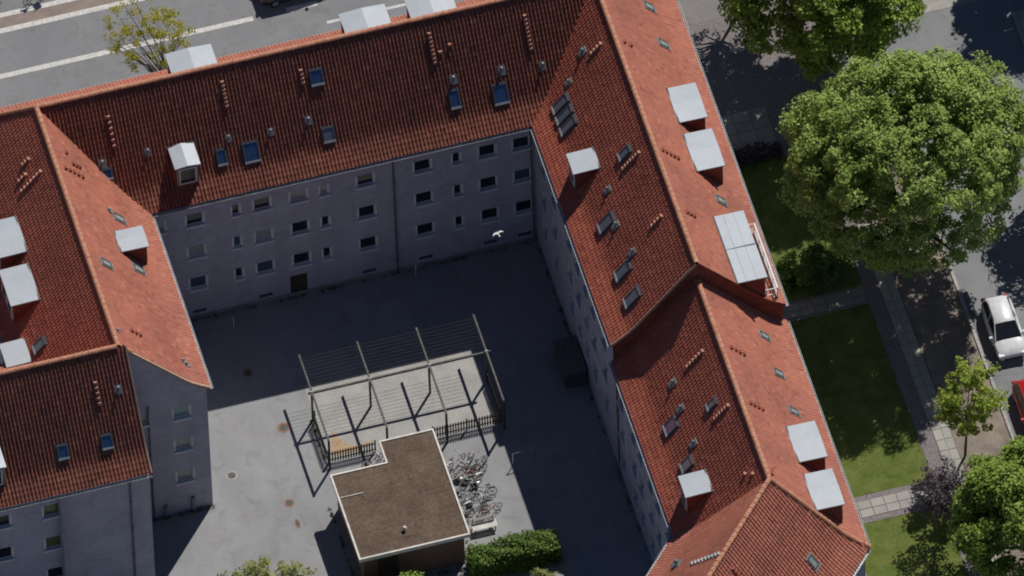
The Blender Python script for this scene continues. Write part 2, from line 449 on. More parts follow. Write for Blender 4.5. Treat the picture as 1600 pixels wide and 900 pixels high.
b = MB(); b.quad((21.0, 9.4, 0.0), (60, 9.4, 0.0), (60, 14.0, 0.0), (21.0, 14.0, 0.0)); structure('crossing_pavement', b, M['concrete'])

# ------------------------------------------------------------------ roofs
ZR, ZE, RISE = 16.3, 10.7, 5.6
FLARE, FT = 1.15, math.tan(math.radians(36.5))
class Slope:
    def __init__(s, o, A, ad, w, zr):
        s.o = Vector((o[0], o[1], 0)); s.A = Vector((*A, 0)); s.ad = Vector((*ad, 0)); s.w = w; s.zr = zr
        s.b = w - FLARE; s.k = (RISE - FLARE * FT) / s.b
    def drop(s, d):
        # straight upper slope, bell-cast foot, the kink rounded over 0.5 m
        e = 0.3; x = d - s.b
        if x <= -e: return d * s.k
        if x >= e: return s.b * s.k + x * FT
        t = (x + e) / (2 * e)
        return (s.b - e) * s.k + 2 * e * (s.k * (t - t * t / 2) + FT * t * t / 2)
    def grad(s, d):
        x = d - s.b; t = min(1, max(0, (x + 0.3) / 0.6))
        return s.k * (1 - t) + FT * t
    def p(s, u, d, h=0.0):
        q = s.o + s.A * u + s.ad * d; q.z = s.zr - s.drop(d)
        return q + s.n(d) * h
    def down(s, d):
        v = s.ad.copy(); v.z = -s.grad(d); return v.normalized()
    def n(s, d):
        v = s.ad * s.grad(d); v.z = 1; return v.normalized()
    def z_at(s, x, y):
        d = (x - s.o.x) * s.ad.x + (y - s.o.y) * s.ad.y
        return s.zr - s.drop(d) if d >= -0.01 else None
    def frame(s, d):
        dn, n = s.down(d), s.n(d)
        au = dn.cross(n)
        return Matrix((au, dn, n)).transposed()

STEPZ = 1.42
ZR2 = ZR - STEPZ
S3 = (-0.6695, -0.7428); N3 = (-0.7428, 0.6695)
NS = Slope((0, 4.35), (1, 0), (0, -1), 4.9, ZR); NN = Slope((0, 4.35), (1, 0), (0, 1), 4.9, ZR)
LE = Slope((-28.05, 0), (0, 1), (1, 0), 5.15, ZR); LW = Slope((-28.05, 0), (0, 1), (-1, 0), 5.15, ZR)
WS = Slope((0, -13.6), (1, 0), (0, -1), 4.95, ZR); WN = Slope((0, -13.6), (1, 0), (0, 1), 4.95, ZR)
RW = Slope((4.6, 0), (0, 1), (-1, 0), 5.1, ZR); RE = Slope((4.6, 0), (0, 1), (1, 0), 5.1, ZR)
R2W = Slope((4.6, 0), (0, 1), (-1, 0), 5.1, ZR2); R2E = Slope((4.6, 0), (0, 1), (1, 0), 5.1, ZR2)
R3N = Slope((4.6, -32.06), S3, N3, 5.1, ZR2); R3S = Slope((4.6, -32.06), (-S3[0], -S3[1]), (-N3[0], -N3[1]), 5.1, ZR2)

TW, TL = 0.218, 0.31
WAVE = [0.046, 0.036, 0.012, 0.0, 0.008, 0.032]
def tile_sheet(sl, u0, u1, parent, above=(), clips=(), seed=0, amp=1.0, mat='tile'):
    """pantile courses as real relief; above: slopes this one must not dip below (valleys); clips: vertical planes (point, outward normal) at hips"""
    rg = np.random.default_rng(seed)
    nc = max(1, round((u1 - u0) / TW)); tw = (u1 - u0) / nc
    ss = [0.0]; ds = [0.0]                      # rows by arc length
    d = 0.02
    rows = [d]
    while d < sl.w:
        d += TL / math.sqrt(1 + sl.grad(d) ** 2); rows.append(d)
    rows[-1] = sl.w + 0.02
    k = len(WAVE)
    A = np.array(sl.A)
    V = []; F = []; T = []; nv = 0
    uu = u0 + np.arange(nc * k + 1) * (tw / k)
    wv = amp * np.array([WAVE[i % k] for i in range(nc * k + 1)])
    cx = np.arange(nc)
    for r in range(len(rows) - 1):
        da, db = rows[r], rows[r + 1]
        dm = (da + db) / 2
        uc = u0 + (cx + 0.5) * tw
        pc = np.array(sl.o)[None] + uc[:, None] * A[None] + np.array(sl.ad)[None] * dm
        keep = np.ones(nc, bool)
        zc = sl.zr - sl.drop(dm)
        for ot in above:
            dd = (pc[:, 0] - ot.o.x) * ot.ad.x + (pc[:, 1] - ot.o.y) * ot.ad.y
            zo = np.array([ot.zr - ot.drop(x) if -0.3 <= x <= ot.w + 0.1 else -99 for x in dd])
            keep &= zc >= zo - 0.42
        for (pt, nr) in clips:
            keep &= ((pc[:, 0] - pt[0]) * nr[0] + (pc[:, 1] - pt[1]) * nr[1]) < 0.4
        if not keep.any(): continue
        n0, n1 = np.array(sl.n(da)), np.array(sl.n(db))
        jit = rg.normal(0, 0.004, nc * k + 1); jit = np.repeat(rg.normal(0, 0.0045, nc), k); jit = np.append(jit, jit[-1])
        P0 = np.array(sl.p(0, da))[None] + uu[:, None] * A[None] + n0[None] * (wv + 0.014)[:, None]
        P1 = np.array(sl.p(0, db))[None] + uu[:, None] * A[None] + n1[None] * (wv + 0.036 + jit)[:, None]
        P2 = P1.copy(); P3 = P1 - n1[None] * 0.028
        L = nc * k + 1
        V += [P0, P1, P2, P3]
        idx = np.arange(nc * k)
        ok = np.repeat(keep, k)
        i = idx[ok]
        F.append(np.stack([nv + i, nv + i + 1, nv + L + i + 1, nv + L + i], 1))
        F.append(np.stack([nv + 2 * L + i, nv + 2 * L + i + 1, nv + 3 * L + i + 1, nv + 3 * L + i], 1))
        base = np.clip(rg.normal(0.5, 0.12, nc), 0, 1); odd = rg.random(nc); base[odd < .02] = .02; base[odd > .98] = 1.0
        t = np.repeat(base, k)[ok]
        T += [t, t]
        nv += 4 * L
    V = np.concatenate(V); F = np.concatenate(F); T = np.concatenate(T)
    if np.dot(np.cross(A, np.array(sl.down(1))), np.array(sl.n(1))) > 0: F = F[:, ::1]
    else: F = F[:, ::-1]
    F = F[:, ::-1]
    used = np.unique(F); mp = -np.ones(len(V), int); mp[used] = np.arange(len(used))
    V = V[used]; F = mp[F]
    org = np.array(ORG[parent.name]); V = V - org
    me = bpy.data.meshes.new('roof_tiles')
    me.vertices.add(len(V)); me.vertices.foreach_set('co', V.ravel().astype(np.float32))
    me.loops.add(len(F) * 4); me.loops.foreach_set('vertex_index', F.ravel().astype(np.int32))
    me.polygons.add(len(F)); me.polygons.foreach_set('loop_start', (np.arange(len(F)) * 4).astype(np.int32))
    me.update(calc_edges=True)
    a = me.attributes.new('tint', 'FLOAT', 'FACE'); a.data.foreach_set('value', T.astype(np.float32))
    me.polygons.foreach_set('use_smooth', np.ones(len(F), bool))
    me.materials.append(M[mat])
    if clips:
        bm = bmesh.new(); bm.from_mesh(me)
        for (pt, nr) in clips:
            bmesh.ops.bisect_plane(bm, geom=bm.verts[:] + bm.edges[:] + bm.faces[:], plane_co=(pt[0] - org[0], pt[1] - org[1], 0), plane_no=(nr[0], nr[1], 0), clear_outer=True)
        bm.to_mesh(me); bm.free()
    me.update()
    o = link('roof_tiles', me, parent, ORG[parent.name])
    o['kind'] = 'stuff'
    return o

def ridge_mesh(L=0.40, r=0.15):
    mb = MB(); n = 7
    vs = []
    for (x, rr, z) in ((-L / 2, r * 0.92, 0), (L / 2 - 0.05, r, 0.0), (L / 2 - 0.05, r * 1.13, 0.0), (L / 2 + 0.02, r * 1.13, 0.0)):
        for i in range(n):
            t = math.pi * (i / (n - 1)) * 1.1 - 0.05 * math.pi
            vs.append((x, math.cos(t) * rr, math.sin(t) * rr * 0.8 + z))
    fs = [(k * n + i, k * n + i + 1, (k + 1) * n + i + 1, (k + 1) * n + i) for k in range(3) for i in range(n - 1)]
    fs.append(tuple(range(3 * n, 4 * n)))
    mb.add(vs, fs)
    return mb.mesh('ridge_tile', M['ridge'], smooth=False)
RIDGE = ridge_mesh()
def ridge_run(a, b_, parent, lift=0.0):
    a, b_ = Vector(a), Vector(b_); d = b_ - a; n = max(1, round(d.length / 0.385)); dn = d.normalized()
    side = Vector((0, 0, 1)).cross(dn).normalized(); up = dn.cross(side)
    R = Matrix((dn, side, up)).transposed()
    for i in range(n):
        c = a + d * ((i + 0.5) / n) + Vector((0, 0, lift + random.uniform(-.007, .007)))
        link('ridge_tile', RIDGE, parent, c, R @ Matrix.Rotation(random.uniform(-.02, .02), 3, 'Z'))

def verge(sl, u, parent, side, w=0.14, d0=0.0, d1=None, mat=None, name='verge_tiles', h=0.07):
    """mortared tile edge that closes a roof at a gable"""
    mb = MB(); d1 = sl.w if d1 is None else d1
    n = 14
    for i in range(n):
        da, db = d0 + (d1 - d0) * i / n, d0 + (d1 - d0) * (i + 1) / n
        q = []
        for dd in (da, db):
            for uu in (u, u + side * w):
                for hh in (-0.1, h): q.append(sl.p(uu, dd, hh))
        mb.add(q, [(1, 3, 7, 5), (0, 2, 6, 4), (0, 1, 5, 4), (2, 3, 7, 6)] + ([(0, 1, 3, 2)] if i == 0 else []) + ([(4, 5, 7, 6)] if i == n - 1 else []))
    return mb.build(name, mat or M['mortar'], parent)

def gutter(sl, u0, u1, parent, mat='gutter', off=0.09):
    mb = MB()
    c0, c1 = sl.p(u0, sl.w + off), sl.p(u1, sl.w + off)
    c0.z -= 0.04; c1.z -= 0.04
    dn = (c1 - c0).normalized(); ad = sl.ad
    n = 6; r = 0.09
    vs = []
    for c in (c0, c1):
        for rr in (r, r - 0.012):
            for i in range(n + 1):
                t = math.pi + math.pi * i / n
                vs.append(c + ad * (math.cos(t) * rr) + Vector((0, 0, math.sin(t) * rr)))
    k = n + 1
    fs = []
    for i in range(n):
        fs += [(i, i + 1, 2 * k + i + 1, 2 * k + i), (k + i, k + i + 1, 3 * k + i + 1, 3 * k + i)]
    fs += [(0, k, 3 * k, 2 * k), (n, k + n, 3 * k + n, 2 * k + n)]
    fs += [tuple(range(k)), tuple(range(2 * k, 3 * k))]
    mb.add(vs, fs)
    return mb.build('gutter', M[mat], parent)

# skylights, vents, steps: one mesh of each kind, placed in the slope's own frame
_cache = {}
def skylight(sl, u, d, w, h, parent, pane='sky_pane', open_=0.0, flat=False):
    key = ('sk', w, h, flat)
    if key not in _cache:
        f = MB(); t = 0.07; H = 0.13 if not flat else 0.09
        X, Y = w / 2, h / 2
        f.box(-X, X, -Y, -Y + t, -.05, H); f.box(-X, X, Y - t, Y, -.05, H)
        f.box(-X, -X + t, -Y + t, Y - t, -.05, H); f.box(X - t, X, -Y + t, Y - t, -.05, H)
        # lead flashing all round
        f2 = MB(); f2.box(-X - .06, X + .06, -Y - .08, Y + .14, -.02, 0.05)
        p = MB(); p.box(-X + t, X - t, -Y + t, Y - t, 0.0, H - 0.03)
        c = MB(); c.box(-X - .02, X + .02, Y - 0.06, Y + .05, H + 0.002, H + 0.022)
        _cache[key] = (f.mesh('skylight', M['sky_frame']), f2.mesh('flashing', M['sky_frame'] if not flat else M['sky_hatch']), p, c.mesh('hood', M['gutter']))
    fm, fl, pb, cm = _cache[key]
    pk = key + (pane,)
    if pk not in _cache: _cache[pk] = pb.mesh('pane', M[pane])
    o = link('skylight', fm, parent, sl.p(u, d, 0.04), sl.frame(d))
    for nm, me in (('pane', _cache[pk]), ('flashing', fl)) + ((() if flat else (('hood', cm),))):
        c = bpy.data.objects.new(nm, me); COL.objects.link(c); c.parent = o
    return o

def vent_mesh():
    a = MB(); a.box(-.2, .2, -.24, .28, -.02, .075)
    p = MB(); p.tube((0, 0, 0), (0, -0.15, 0.19), 0.065, n=10)
    p.tube((0, -0.15, 0.19), (0, -0.19, 0.24), 0.095, 0.06, n=10)
    return a.mesh('roof_vent', M['lead']), p.mesh('cowl', M['lead'], smooth=False)
VENT = None
def vent(sl, u, d, parent, s=1.0):
    global VENT
    if VENT is None: VENT = vent_mesh()
    o = link('roof_vent', VENT[0], parent, sl.p(u, d, 0.03), sl.frame(d) @ Matrix.Scale(s, 3))
    c = bpy.data.objects.new('cowl', VENT[1]); COL.objects.link(c); c.parent = o
    return o

def _step_mesh():
    mb = MB()
    mb.add([(-.10, -.12, 0), (.10, -.12, 0), (.10, .10, 0), (-.10, .10, 0), (-.09, -.05, .17), (.09, -.05, .17), (.09, .10, .11), (-.09, .10, .11)],
           [(4, 5, 6, 7), (0, 1, 5, 4), (1, 2, 6, 5), (2, 3, 7, 6), (3, 0, 4, 7)])
    return mb.mesh('roof_step', M['step'])
STEP = _step_mesh()
STEP_RED = STEP.copy(); STEP_RED.materials[0] = two_tone('old_step_clay', (0.26, 0.075, 0.05), (0.36, 0.12, 0.08), 4, 0.8)
STEP_GREY = STEP.copy(); STEP_GREY.materials[0] = M['lead']
def steps(sl, u, d0, d1, n, parent, u1=None, me=None):
    me = me or (STEP_RED if sl.ad.x > .5 else STEP)
    for i in range(n):
        t = i / max(1, n - 1)
        d = d0 + (d1 - d0) * t
        link('roof_step', me, parent, sl.p(u + ((u1 - u) * t if u1 is not None else 0), d, 0.03), sl.frame(d))

def dormer(sl, u, width, parent, d_back=2.6, depth=1.45, crease=True, seams=0, window=True, label=None):
    """zinc roofed box dormer: body > roof, window, pane"""
    A, ad = sl.A, sl.ad
    df = d_back + depth
    zb = sl.zr - sl.drop(d_back) + 0.12
    zt = zb - 0.02                                # underside of the roof
    zf = sl.zr - sl.drop(df) - 0.05
    h = width / 2
    def P(uu, dd, z):
        q = sl.o + A * uu + ad * dd; return Vector((q.x, q.y, z))
    mb = MB()
    ang = 0.05                                    # the roof falls a little outwards
    zt_f = zt - ang
    # solid body: cheeks and front, sunk into the roof slope
    pts = []
    for s in (-1, 1):
        pts += [P(u + s * h, d_back - 0.1, zt), P(u + s * h, df, zt_f), P(u + s * h, df, zf - 0.3), P(u + s * h, d_back - 0.1, zt - 0.5)]
    mb.add(pts, [(0, 1, 2, 3), (7, 6, 5, 4), (1, 5, 6, 2), (0, 4, 5, 1), (3, 2, 6, 7), (4, 0, 3, 7)])
    body = mb.build('dormer', M['redwall'], parent)
    # roof: two shallow planes meeting in a crease, with a folded edge
    rb = MB(); ov = 0.1; fo = 0.14; th = 0.09; cr = 0.10 if crease else 0.0
    db = d_back - 0.12
    def prow(z0, uo):
        return [P(u - h - ov, uo, z0), P(u, uo, z0 + cr), P(u + h + ov, uo, z0)]
    top = prow(zt + th, db) + prow(zt_f + th, df + fo)
    bot = prow(zt + 0.004, db) + prow(zt_f + 0.004, df + fo)
    rb.add(top + bot, [(0, 1, 4, 3), (1, 2, 5, 4), (6, 9, 10, 7), (7, 10, 11, 8), (0, 3, 9, 6), (2, 8, 11, 5), (3, 4, 10, 9), (4, 5, 11, 10), (0, 6, 7, 1), (1, 7, 8, 2)])
    fl_ = MB(); fd = d_back - 0.09; fl_.obox(sl.p(u, fd, 0.07), A, sl.down(fd), sl.n(fd), h + .14, .1, .04); fl_.build('flashing', M['lead'], body)
    for k in range(seams):
        dd = db + (df + fo - db) * (k + 1) / (seams + 1)
        z = zt + th - ang * (dd - d_back) / depth
        q = P(u, dd, z + 0.004)
        rb.obox(q, A, ad, Vector((0, 0, 1)), h + ov, 0.008, 0.012)
    if seams:
        rb.obox(P(u, (db + df + fo) / 2, zt + th), A, ad, Vector((0, 0, 1)), 0.014, (df + fo - db) / 2, 0.02)
    rb.build('roof', M['zinc'], body)
    if window:
        fp = MB(); fp.obox(P(u, df + 0.006, (zf + zt_f) / 2 - .02), A, ad, Vector((0, 0, 1)), h - .003, 0.005, (zt_f - zf) / 2 - .025); fp.build('front_cladding', M['lead'], body)
        nwin = max(1, round(width / 1.3))
        pw = (2 * h - 0.2) / nwin
        zs, ze_ = zf + 0.28, zt_f - 0.16
        for i in range(nwin):
            uc = u - h + 0.1 + pw * (i + 0.5)
            fb = MB(); t = 0.07; hw = pw / 2 - 0.05
            up = Vector((0, 0, 1)); zc = (zs + ze_) / 2; hz = (ze_ - zs) / 2
            fb.obox(P(uc, df + 0.043, ze_ - t / 2), A, ad, up, hw, 0.03, t / 2)
            fb.obox(P(uc, df + 0.043, zs + t / 2), A, ad, up, hw, 0.04, t / 2)
            for s in (-1, 1): fb.obox(P(uc + s * (hw - t / 2), df + 0.043, zc), A, ad, up, t / 2, 0.03, hz - t)
            fb.build('window', M['white'], body)
            pb = MB(); pb.obox(P(uc, df + 0.024, zc), A, ad, up, hw - t, 0.012, hz - t)
            pb.build('pane', M['glass'], body)
    return body

# ------------------------------------------------------------------ facades
def facade(parent, p0, dirv, L, z0, z1, openings, mat='wall', name='wall', depth=0.14, extra=None):
    """one wall face with real openings; openings: (u_centre, z_centre, w, h)"""
    p0 = Vector((*p0, 0)); dv = Vector((*dirv, 0)); nrm = Vector((dv.y, -dv.x, 0))
    us = sorted({0.0, L} | {round(c - w / 2, 4) for c, z, w, h in openings} | {round(c + w / 2, 4) for c, z, w, h in openings})
    zs = sorted({z0, z1} | {round(z - h / 2, 4) for c, z, w, h in openings} | {round(z + h / 2, 4) for c, z, w, h in openings})
    us = [x for x in us if 0 <= x <= L]; zs = [z for z in zs if z0 <= z <= z1]
    mb = MB()
    def P(u, z, k=0.0):
        q = p0 + dv * u + nrm * k; return (q.x, q.y, z)
    for i in range(len(us) - 1):
        for j in range(len(zs) - 1):
            uc, zc = (us[i] + us[i + 1]) / 2, (zs[j] + zs[j + 1]) / 2
            if any(abs(uc - c) < w / 2 and abs(zc - z) < h / 2 for c, z, w, h in openings): continue
            mb.quad(P(us[i], zs[j]), P(us[i + 1], zs[j]), P(us[i + 1], zs[j + 1]), P(us[i], zs[j + 1]))
    for c, z, w, h in openings:
        a, b_, lo, hi = c - w / 2, c + w / 2, max(z0, z - h / 2), z + h / 2
        mb.quad(P(a, lo), P(a, hi), P(a, hi, -depth), P(a, lo, -depth)); mb.quad(P(b_, hi), P(b_, lo), P(b_, lo, -depth), P(b_, hi, -depth))
        mb.quad(P(a, hi), P(b_, hi), P(b_, hi, -depth), P(a, hi, -depth)); mb.quad(P(b_, lo), P(a, lo), P(a, lo, -depth), P(b_, lo, -depth))
        mb.quad(P(a, lo, -depth), P(b_, lo, -depth), P(b_, hi, -depth), P(a, hi, -depth))
    if extra: mb.quad(*extra)
    me = bpy.data.meshes.new(name)
    o3 = ORG[parent.name]
    me.from_pydata([(x - o3.x, y - o3.y, z - o3.z) for x, y, z in mb.v], [], mb.f); me.materials.append(M[mat]); me.update()
    return link(name, me, parent, o3)

def window(parent, p0, dirv, c, z, w, h, pane='glass', mull=True):
    p0 = Vector((*p0, 0)); dv = Vector((*dirv, 0)); nrm = Vector((dv.y, -dv.x, 0)); up = Vector((0, 0, 1))
    q = p0 + dv * c; q.z = z
    key = ('win', round(w, 3), round(h, 3), tuple(round(x, 3) for x in dirv), mull)
    if key not in _cache:
        t = 0.055; f = MB(); k = -0.09
        f.obox(nrm * k + up * (h / 2 - t / 2), dv, nrm, up, w / 2, 0.035, t / 2)
        f.obox(nrm * k - up * (h / 2 - t / 2), dv, nrm, up, w / 2, 0.035, t / 2)
        for s in (-1, 1): f.obox(nrm * k + dv * (s * (w / 2 - t / 2)), dv, nrm, up, t / 2, 0.035, h / 2 - t)
        # painted surround, proud of the render
        g = 0.09
        for s in (-1, 1): f.obox(nrm * 0.012 + dv * (s * (w / 2 + g / 2)), dv, nrm, up, g / 2, 0.014, h / 2)
        if mull: f.obox(nrm * k + up * (h * 0.18), dv, nrm, up, w / 2 - t, 0.02, 0.022)
        s_ = MB(); s_.obox(nrm * 0.05 - up * (h / 2 + 0.075), dv, nrm, up, w / 2 + 0.09, 0.10, 0.072)
        s_.obox(nrm * 0.012 - up * (h / 2 + 0.22), dv, nrm, up, w / 2 + 0.02, 0.012, 0.075)
        p_ = MB(); p_.obox(nrm * (k - 0.02), dv, nrm, up, w / 2 - 0.04, 0.008, h / 2 - 0.04)
        _cache[key] = (f.mesh('window', M['white']), s_.mesh('sill', M['sill']), p_)
    fm, sm, pb = _cache[key]
    pk = key + (pane,)
    if pk not in _cache: _cache[pk] = pb.mesh('pane', M[pane])
    o = link('window', fm, parent, q)
    for nm, me in (('pane', _cache[pk]), ('sill', sm)):
        ch = bpy.data.objects.new(nm, me); COL.objects.link(ch); ch.parent = o
    return o

def downpipe(parent, x, y, z0, z1, r=0.055, mat='pipe'):
    mb = MB(); mb.tube((x, y, z0), (x, y, z1), r, n=8)
    for z in np.arange(z0 + 1.0, z1, 2.4): mb.tube((x, y, z), (x, y, z + 0.06), r * 1.45, n=8)
    return mb.build('downpipe', M[mat], parent, smooth=False)

def shell(parent, polys, name='wall', mat='wall'):
    mb = MB()
    for p in polys: mb.quad(*p)
    return mb.build(name, M[mat], parent)

FL = (9.0, 6.1, 3.25)             # window centres of the three storeys
WZ = ZE - 0.12                    # wall head under the eaves

def under(sl, u0, u1, parent_mb, d1=None):
    """flat sheet just below the tiles so no light leaks through"""
    d1 = sl.w if d1 is None else d1
    ds = np.linspace(0, d1, 9)
    for a, b_ in zip(ds[:-1], ds[1:]):
        parent_mb.quad(sl.p(u0, a, -0.06), sl.p(u1, a, -0.06), sl.p(u1, b_, -0.06), sl.p(u0, b_, -0.06))

def soffit(mb, x0, x1, y0, y1):
    mb.quad((x0, y0, WZ), (x1, y0, WZ), (x1, y1, WZ), (x0, y1, WZ))

# hip planes (vertical): point, normal pointing out of the kept side
def hip(p, q, keep):
    p, q = Vector((*p, 0)), Vector((*q, 0)); d = (q - p).normalized(); n = Vector((d.y, -d.x, 0))
    if (Vector((*keep, 0)) - p).dot(n) > 0: n = -n
    return ((p.x, p.y), (n.x, n.y))

# ---------- building along the street (north)
nb = thing('apartment_building', 'long grey rendered block with dark red tiled roof backing onto the street', 'building', (-12, 4.35, 0), 'apartment buildings around the courtyard')
roof = MB(); under(NS, -28.0, 4.6, roof); under(NN, -28.05, 4.6, roof)
nroof = roof.build('roof', M['deck'], nb)
hNW, hNE = ((-28.05, 4.35), (-33.2, 9.25)), ((4.6, 4.35), (9.7, 9.25))
tile_sheet(NS, -28.05, 4.6, nroof, above=(LE, RW), seed=1, amp=1.6, mat='tile_brown')
tile_sheet(NN, -33.4, 9.9, nroof, clips=(hip(*hNW, (-20, 9)), hip(*hNE, (0, 9))), seed=2)
ridge_run((-28.05, 4.35, ZR), (4.6, 4.35, ZR), nroof, 0.02)
ridge_run((-28.05, 4.35, ZR + .03), NN.p(-28.05 - 3.9, 3.65, .1), nroof)
gutter(NS, -22.9, -0.55, nb); gutter(NN, -33.2, 9.7, nb)
NWALL = -0.25
cols = [(-22.54, 0), (-20.3, 0), (-17.9, 1), (-16.36, 0), (-14.22, 0), (-12.73, 1), (-10.3, 0), (-6.95, 0), (-4.96, 1), (-3.15, 0), (-1.14, 0)]
X0 = -23.2
op = []; wins = []
rdw = random.Random(5)
PANE = {(-20.3, 1): 'glass_pale', (-16.36, 1): 'glass_pale', (-14.22, 0): 'glass_pale', (-16.36, 2): 'glass_blue', (-20.3, 2): 'glass_blue', (-12.73, 0): 'glass_pale', (-1.14, 1): 'glass_blue', (-22.54, 0): 'glass_pale', (-17.9, 1): 'glass_blue'}
for cx_, small in cols:
    for fi, z in enumerate(FL):
        w, h = ((0.46, 0.88) if small else (0.98, 0.96))
        dz = 0.06 if cx_ > -8 else 0.0
        op.append((cx_ - X0, z + dz - 0.05, w, h)); wins.append((cx_, z + dz - 0.05, w, h, PANE.get((cx_, fi), 'glass')))
base_w = [(-20.3, 0.62), (-16.4, 0.62), (-10.3, 0.66), (-6.97, 0.7), (-3.15, 0.74), (-1.14, 0.74)]
for cx_, z in base_w: op.append((cx_ - X0, z, 0.8, 0.3))
op.append((-14.45 - X0, 0.92, 1.0, 1.8))
facade(nb, (X0, NWALL), (1, 0), 22.8, 0.0, WZ, op)
for cx_, z, w, h, pn in wins: window(nb, (0, NWALL), (1, 0), cx_, z, w, h, pn, mull=False)
for cx_, z in base_w:
    mb = MB(); mb.box(cx_ - .4, cx_ + .4, NWALL + .06, NWALL + .09, z - .15, z + .15); mb.build('basement_window', M['glass_blue'], nb)
mb = MB(); mb.box(-14.92, -13.98, NWALL + .07, NWALL + .11, 0.02, 1.8); bd = mb.build('basement_door', M['timber_dark'], nb)
mb = MB(); mb.box(-14.12, -14.06, NWALL + .03, NWALL + .07, 0.9, 1.02); mb.build('door_handle', M['chrome'], bd)
shell(nb, [((-33, 9.0, 0), (9.5, 9.0, 0), (9.5, 9.0, WZ), (-33, 9.0, WZ)), ((-33, -0.2, 0), (-33, 9, 0), (-33, 9, WZ), (-33, -0.2, WZ))], 'street_wall')
for q in ((-23.0, -0.3, -0.6, NWALL + 0.3), (-33.2, 9.7, 8.6, 9.3)):
    mb = MB(); soffit(mb, *q); mb.build('soffit', M['white'], nb)
downpipe(nb, -8.68, -0.34, 0, WZ); downpipe(nb, -0.62, -0.36, 0, WZ)
mb = MB(); mb.box(-23.15, -0.42, NWALL - 0.04, NWALL - 0.002, 0.0, 0.32); mb.build('plinth', M['plinth'], nb)
for u, d, w, h, pn in [(-12.06, 1.19, .72, .9, 'sky_pane'), (-12.02, 3.3, .66, .85, 'sky_pane_grey'), (-18.25, 3.23, .55, .9, 'sky_pane'), (-16.54, 3.29, .9, 1.15, 'sky_pane'), (-4.55, 3.08, .58, 1.05, 'sky_pane'), (-1.91, 3.27, .85, 1.15, 'sky_pane'), (-24.83, 2.9, .55, .6, 'sky_pane')]:
    skylight(NS, u, d, w, h, nroof.parent, pn)
for u, d, s in [(-25.0, 2.5, 1.1), (-22.32, 2.45, .9), (-17.66, 2.62, .9), (-15.22, 2.74, .9), (-12.98, 2.64, 1), (-4.4, 2.38, 1.1), (-1.6, 2.45, 1.1), (.76, 2.62, 1)]:
    vent(NS, u, d, nb, s)
for u, d0, d1, n in [(-24.15, .92, 1.98, 6), (-17.4, .62, 1.5, 7), (-12.87, .85, 1.3, 4), (-5.27, .6, 1.66, 8), (.28, .74, 1.95, 9)]:
    steps(NS, u, d0, d1, n, nb)
steps(NS, -4.25, 1.15, 1.15, 1, nb); steps(NS, -4.85, 1.33, 1.33, 1, nb)
dormer(NS, -20.42, 1.3, nb, 2.6, 1.4)
for u in (-18.25, -8.05, -4.2): dormer(NN, u, 2.5, nb, 2.45, 1.4)

# ---------- left wing
lb = thing('apartment_building', 'left wing with bright orange east roof slope and grey south gable wall', 'building', (-28, -6, 0), 'apartment buildings around the courtyard')
roof = MB(); under(LE, -13.6, 4.3, roof); under(LW, -13.6, 4.3, roof)
lroof = roof.build('roof', M['deck'], lb)
tile_sheet(LE, -13.55, 4.6, lroof, above=(NS,), seed=3, amp=.6)
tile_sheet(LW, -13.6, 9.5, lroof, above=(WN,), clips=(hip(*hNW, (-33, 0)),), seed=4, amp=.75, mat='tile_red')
ridge_run((-28.05, -13.6, ZR), (-28.05, 4.3, ZR), lroof, 0.02)
verge(LE, -13.56, lb, -1, 0.12, 0.1)
gutter(LE, -13.6, -0.65, lb); gutter(LW, -8, 9.2, lb)
LG = -13.5
lop = [(-24.62 + 27.75, z, 0.95, 0.98) for z in FL] + [(-26.85 + 27.75, 9.05, 0.62, 0.8)]
top = [(-27.75, LG, WZ), (-23.1, LG, WZ), (-23.1, LG, LE.z_at(-23.1, 0) - .1)] + [(x, LG, LE.z_at(x, 0) - 0.08) for x in (-23.6, -24.1, -24.6, -25.5, -26.5, -27.75)]
facade(lb, (-27.75, LG), (1, 0), 4.65, 0.0, WZ, lop, extra=top)
for z, pn in zip(FL, ('glass_green', 'glass_pale', 'glass_pale')): window(lb, (0, LG), (1, 0), -24.62, z, 0.95, 0.98, pn, mull=False)
window(lb, (0, LG), (1, 0), -26.85, 9.05, 0.62, 0.8, 'glass_pale', mull=False)
shell(lb, [((-23.1, LG, 0), (-23.1, 0, 0), (-23.1, 0, WZ), (-23.1, LG, WZ)), ((-33.0, 9, 0), (-33.0, -19, 0), (-33.0, -19, WZ), (-33.0, 9, WZ))], 'side_wall')
mb = MB(); soffit(mb, -23.5, -22.9, LG, -0.5); mb.build('soffit', M['white'], lb)
downpipe(lb, -26.55, LG - 0.09, 0, 10.2)
for x, h in ((-25.85, 1.0), (-24.25, 1.2)):
    mb = MB(); mb.box(x - .09, x + .09, LG - .16, LG - .004, 0, h); mb.build('wall_pier', M['plinth'], lb)
dormer(LE, -4.22, 1.35, lb, 2.45, 1.4)
for u, w, d in ((-1.85, 2.45, 2.72), (-5.2, 2.5, 2.9), (-9.2, 2.3, 4.0)):
    if d < 3.5: dormer(LW, u, w, lb, d, 1.45)
dormer(LW, -8.7, 1.55, lb, 4.25, 1.2)
for u, d in ((-2.02, 2.96), (-6.74, 1.05), (-5.75, 3.1)): skylight(LE, u, d, .5, .85, lb, 'sky_hatch', flat=True)
vent(LE, -12.29, .3, lb, .7); vent(LE, -12.24, 4.15, lb, .8); vent(LE, -12.0, 4.0, lb, .6); vent(LE, -1.75, 2.5, lb, .8)
steps(LE, 1.48, .9, 1.0, 1, lb); steps(LE, .05, .5, 1.44, 5, lb); steps(LE, .78, 1.1, 1.45, 3, lb); steps(LE, -11.67, 1.2, 1.66, 3, lb)
steps(LW, 1.84, 1.12, 1.46, 3, lb); steps(LW, 1.16, 1.5, 1.88, 3, lb); steps(LW, .45, .78, 1.92, 7, lb)
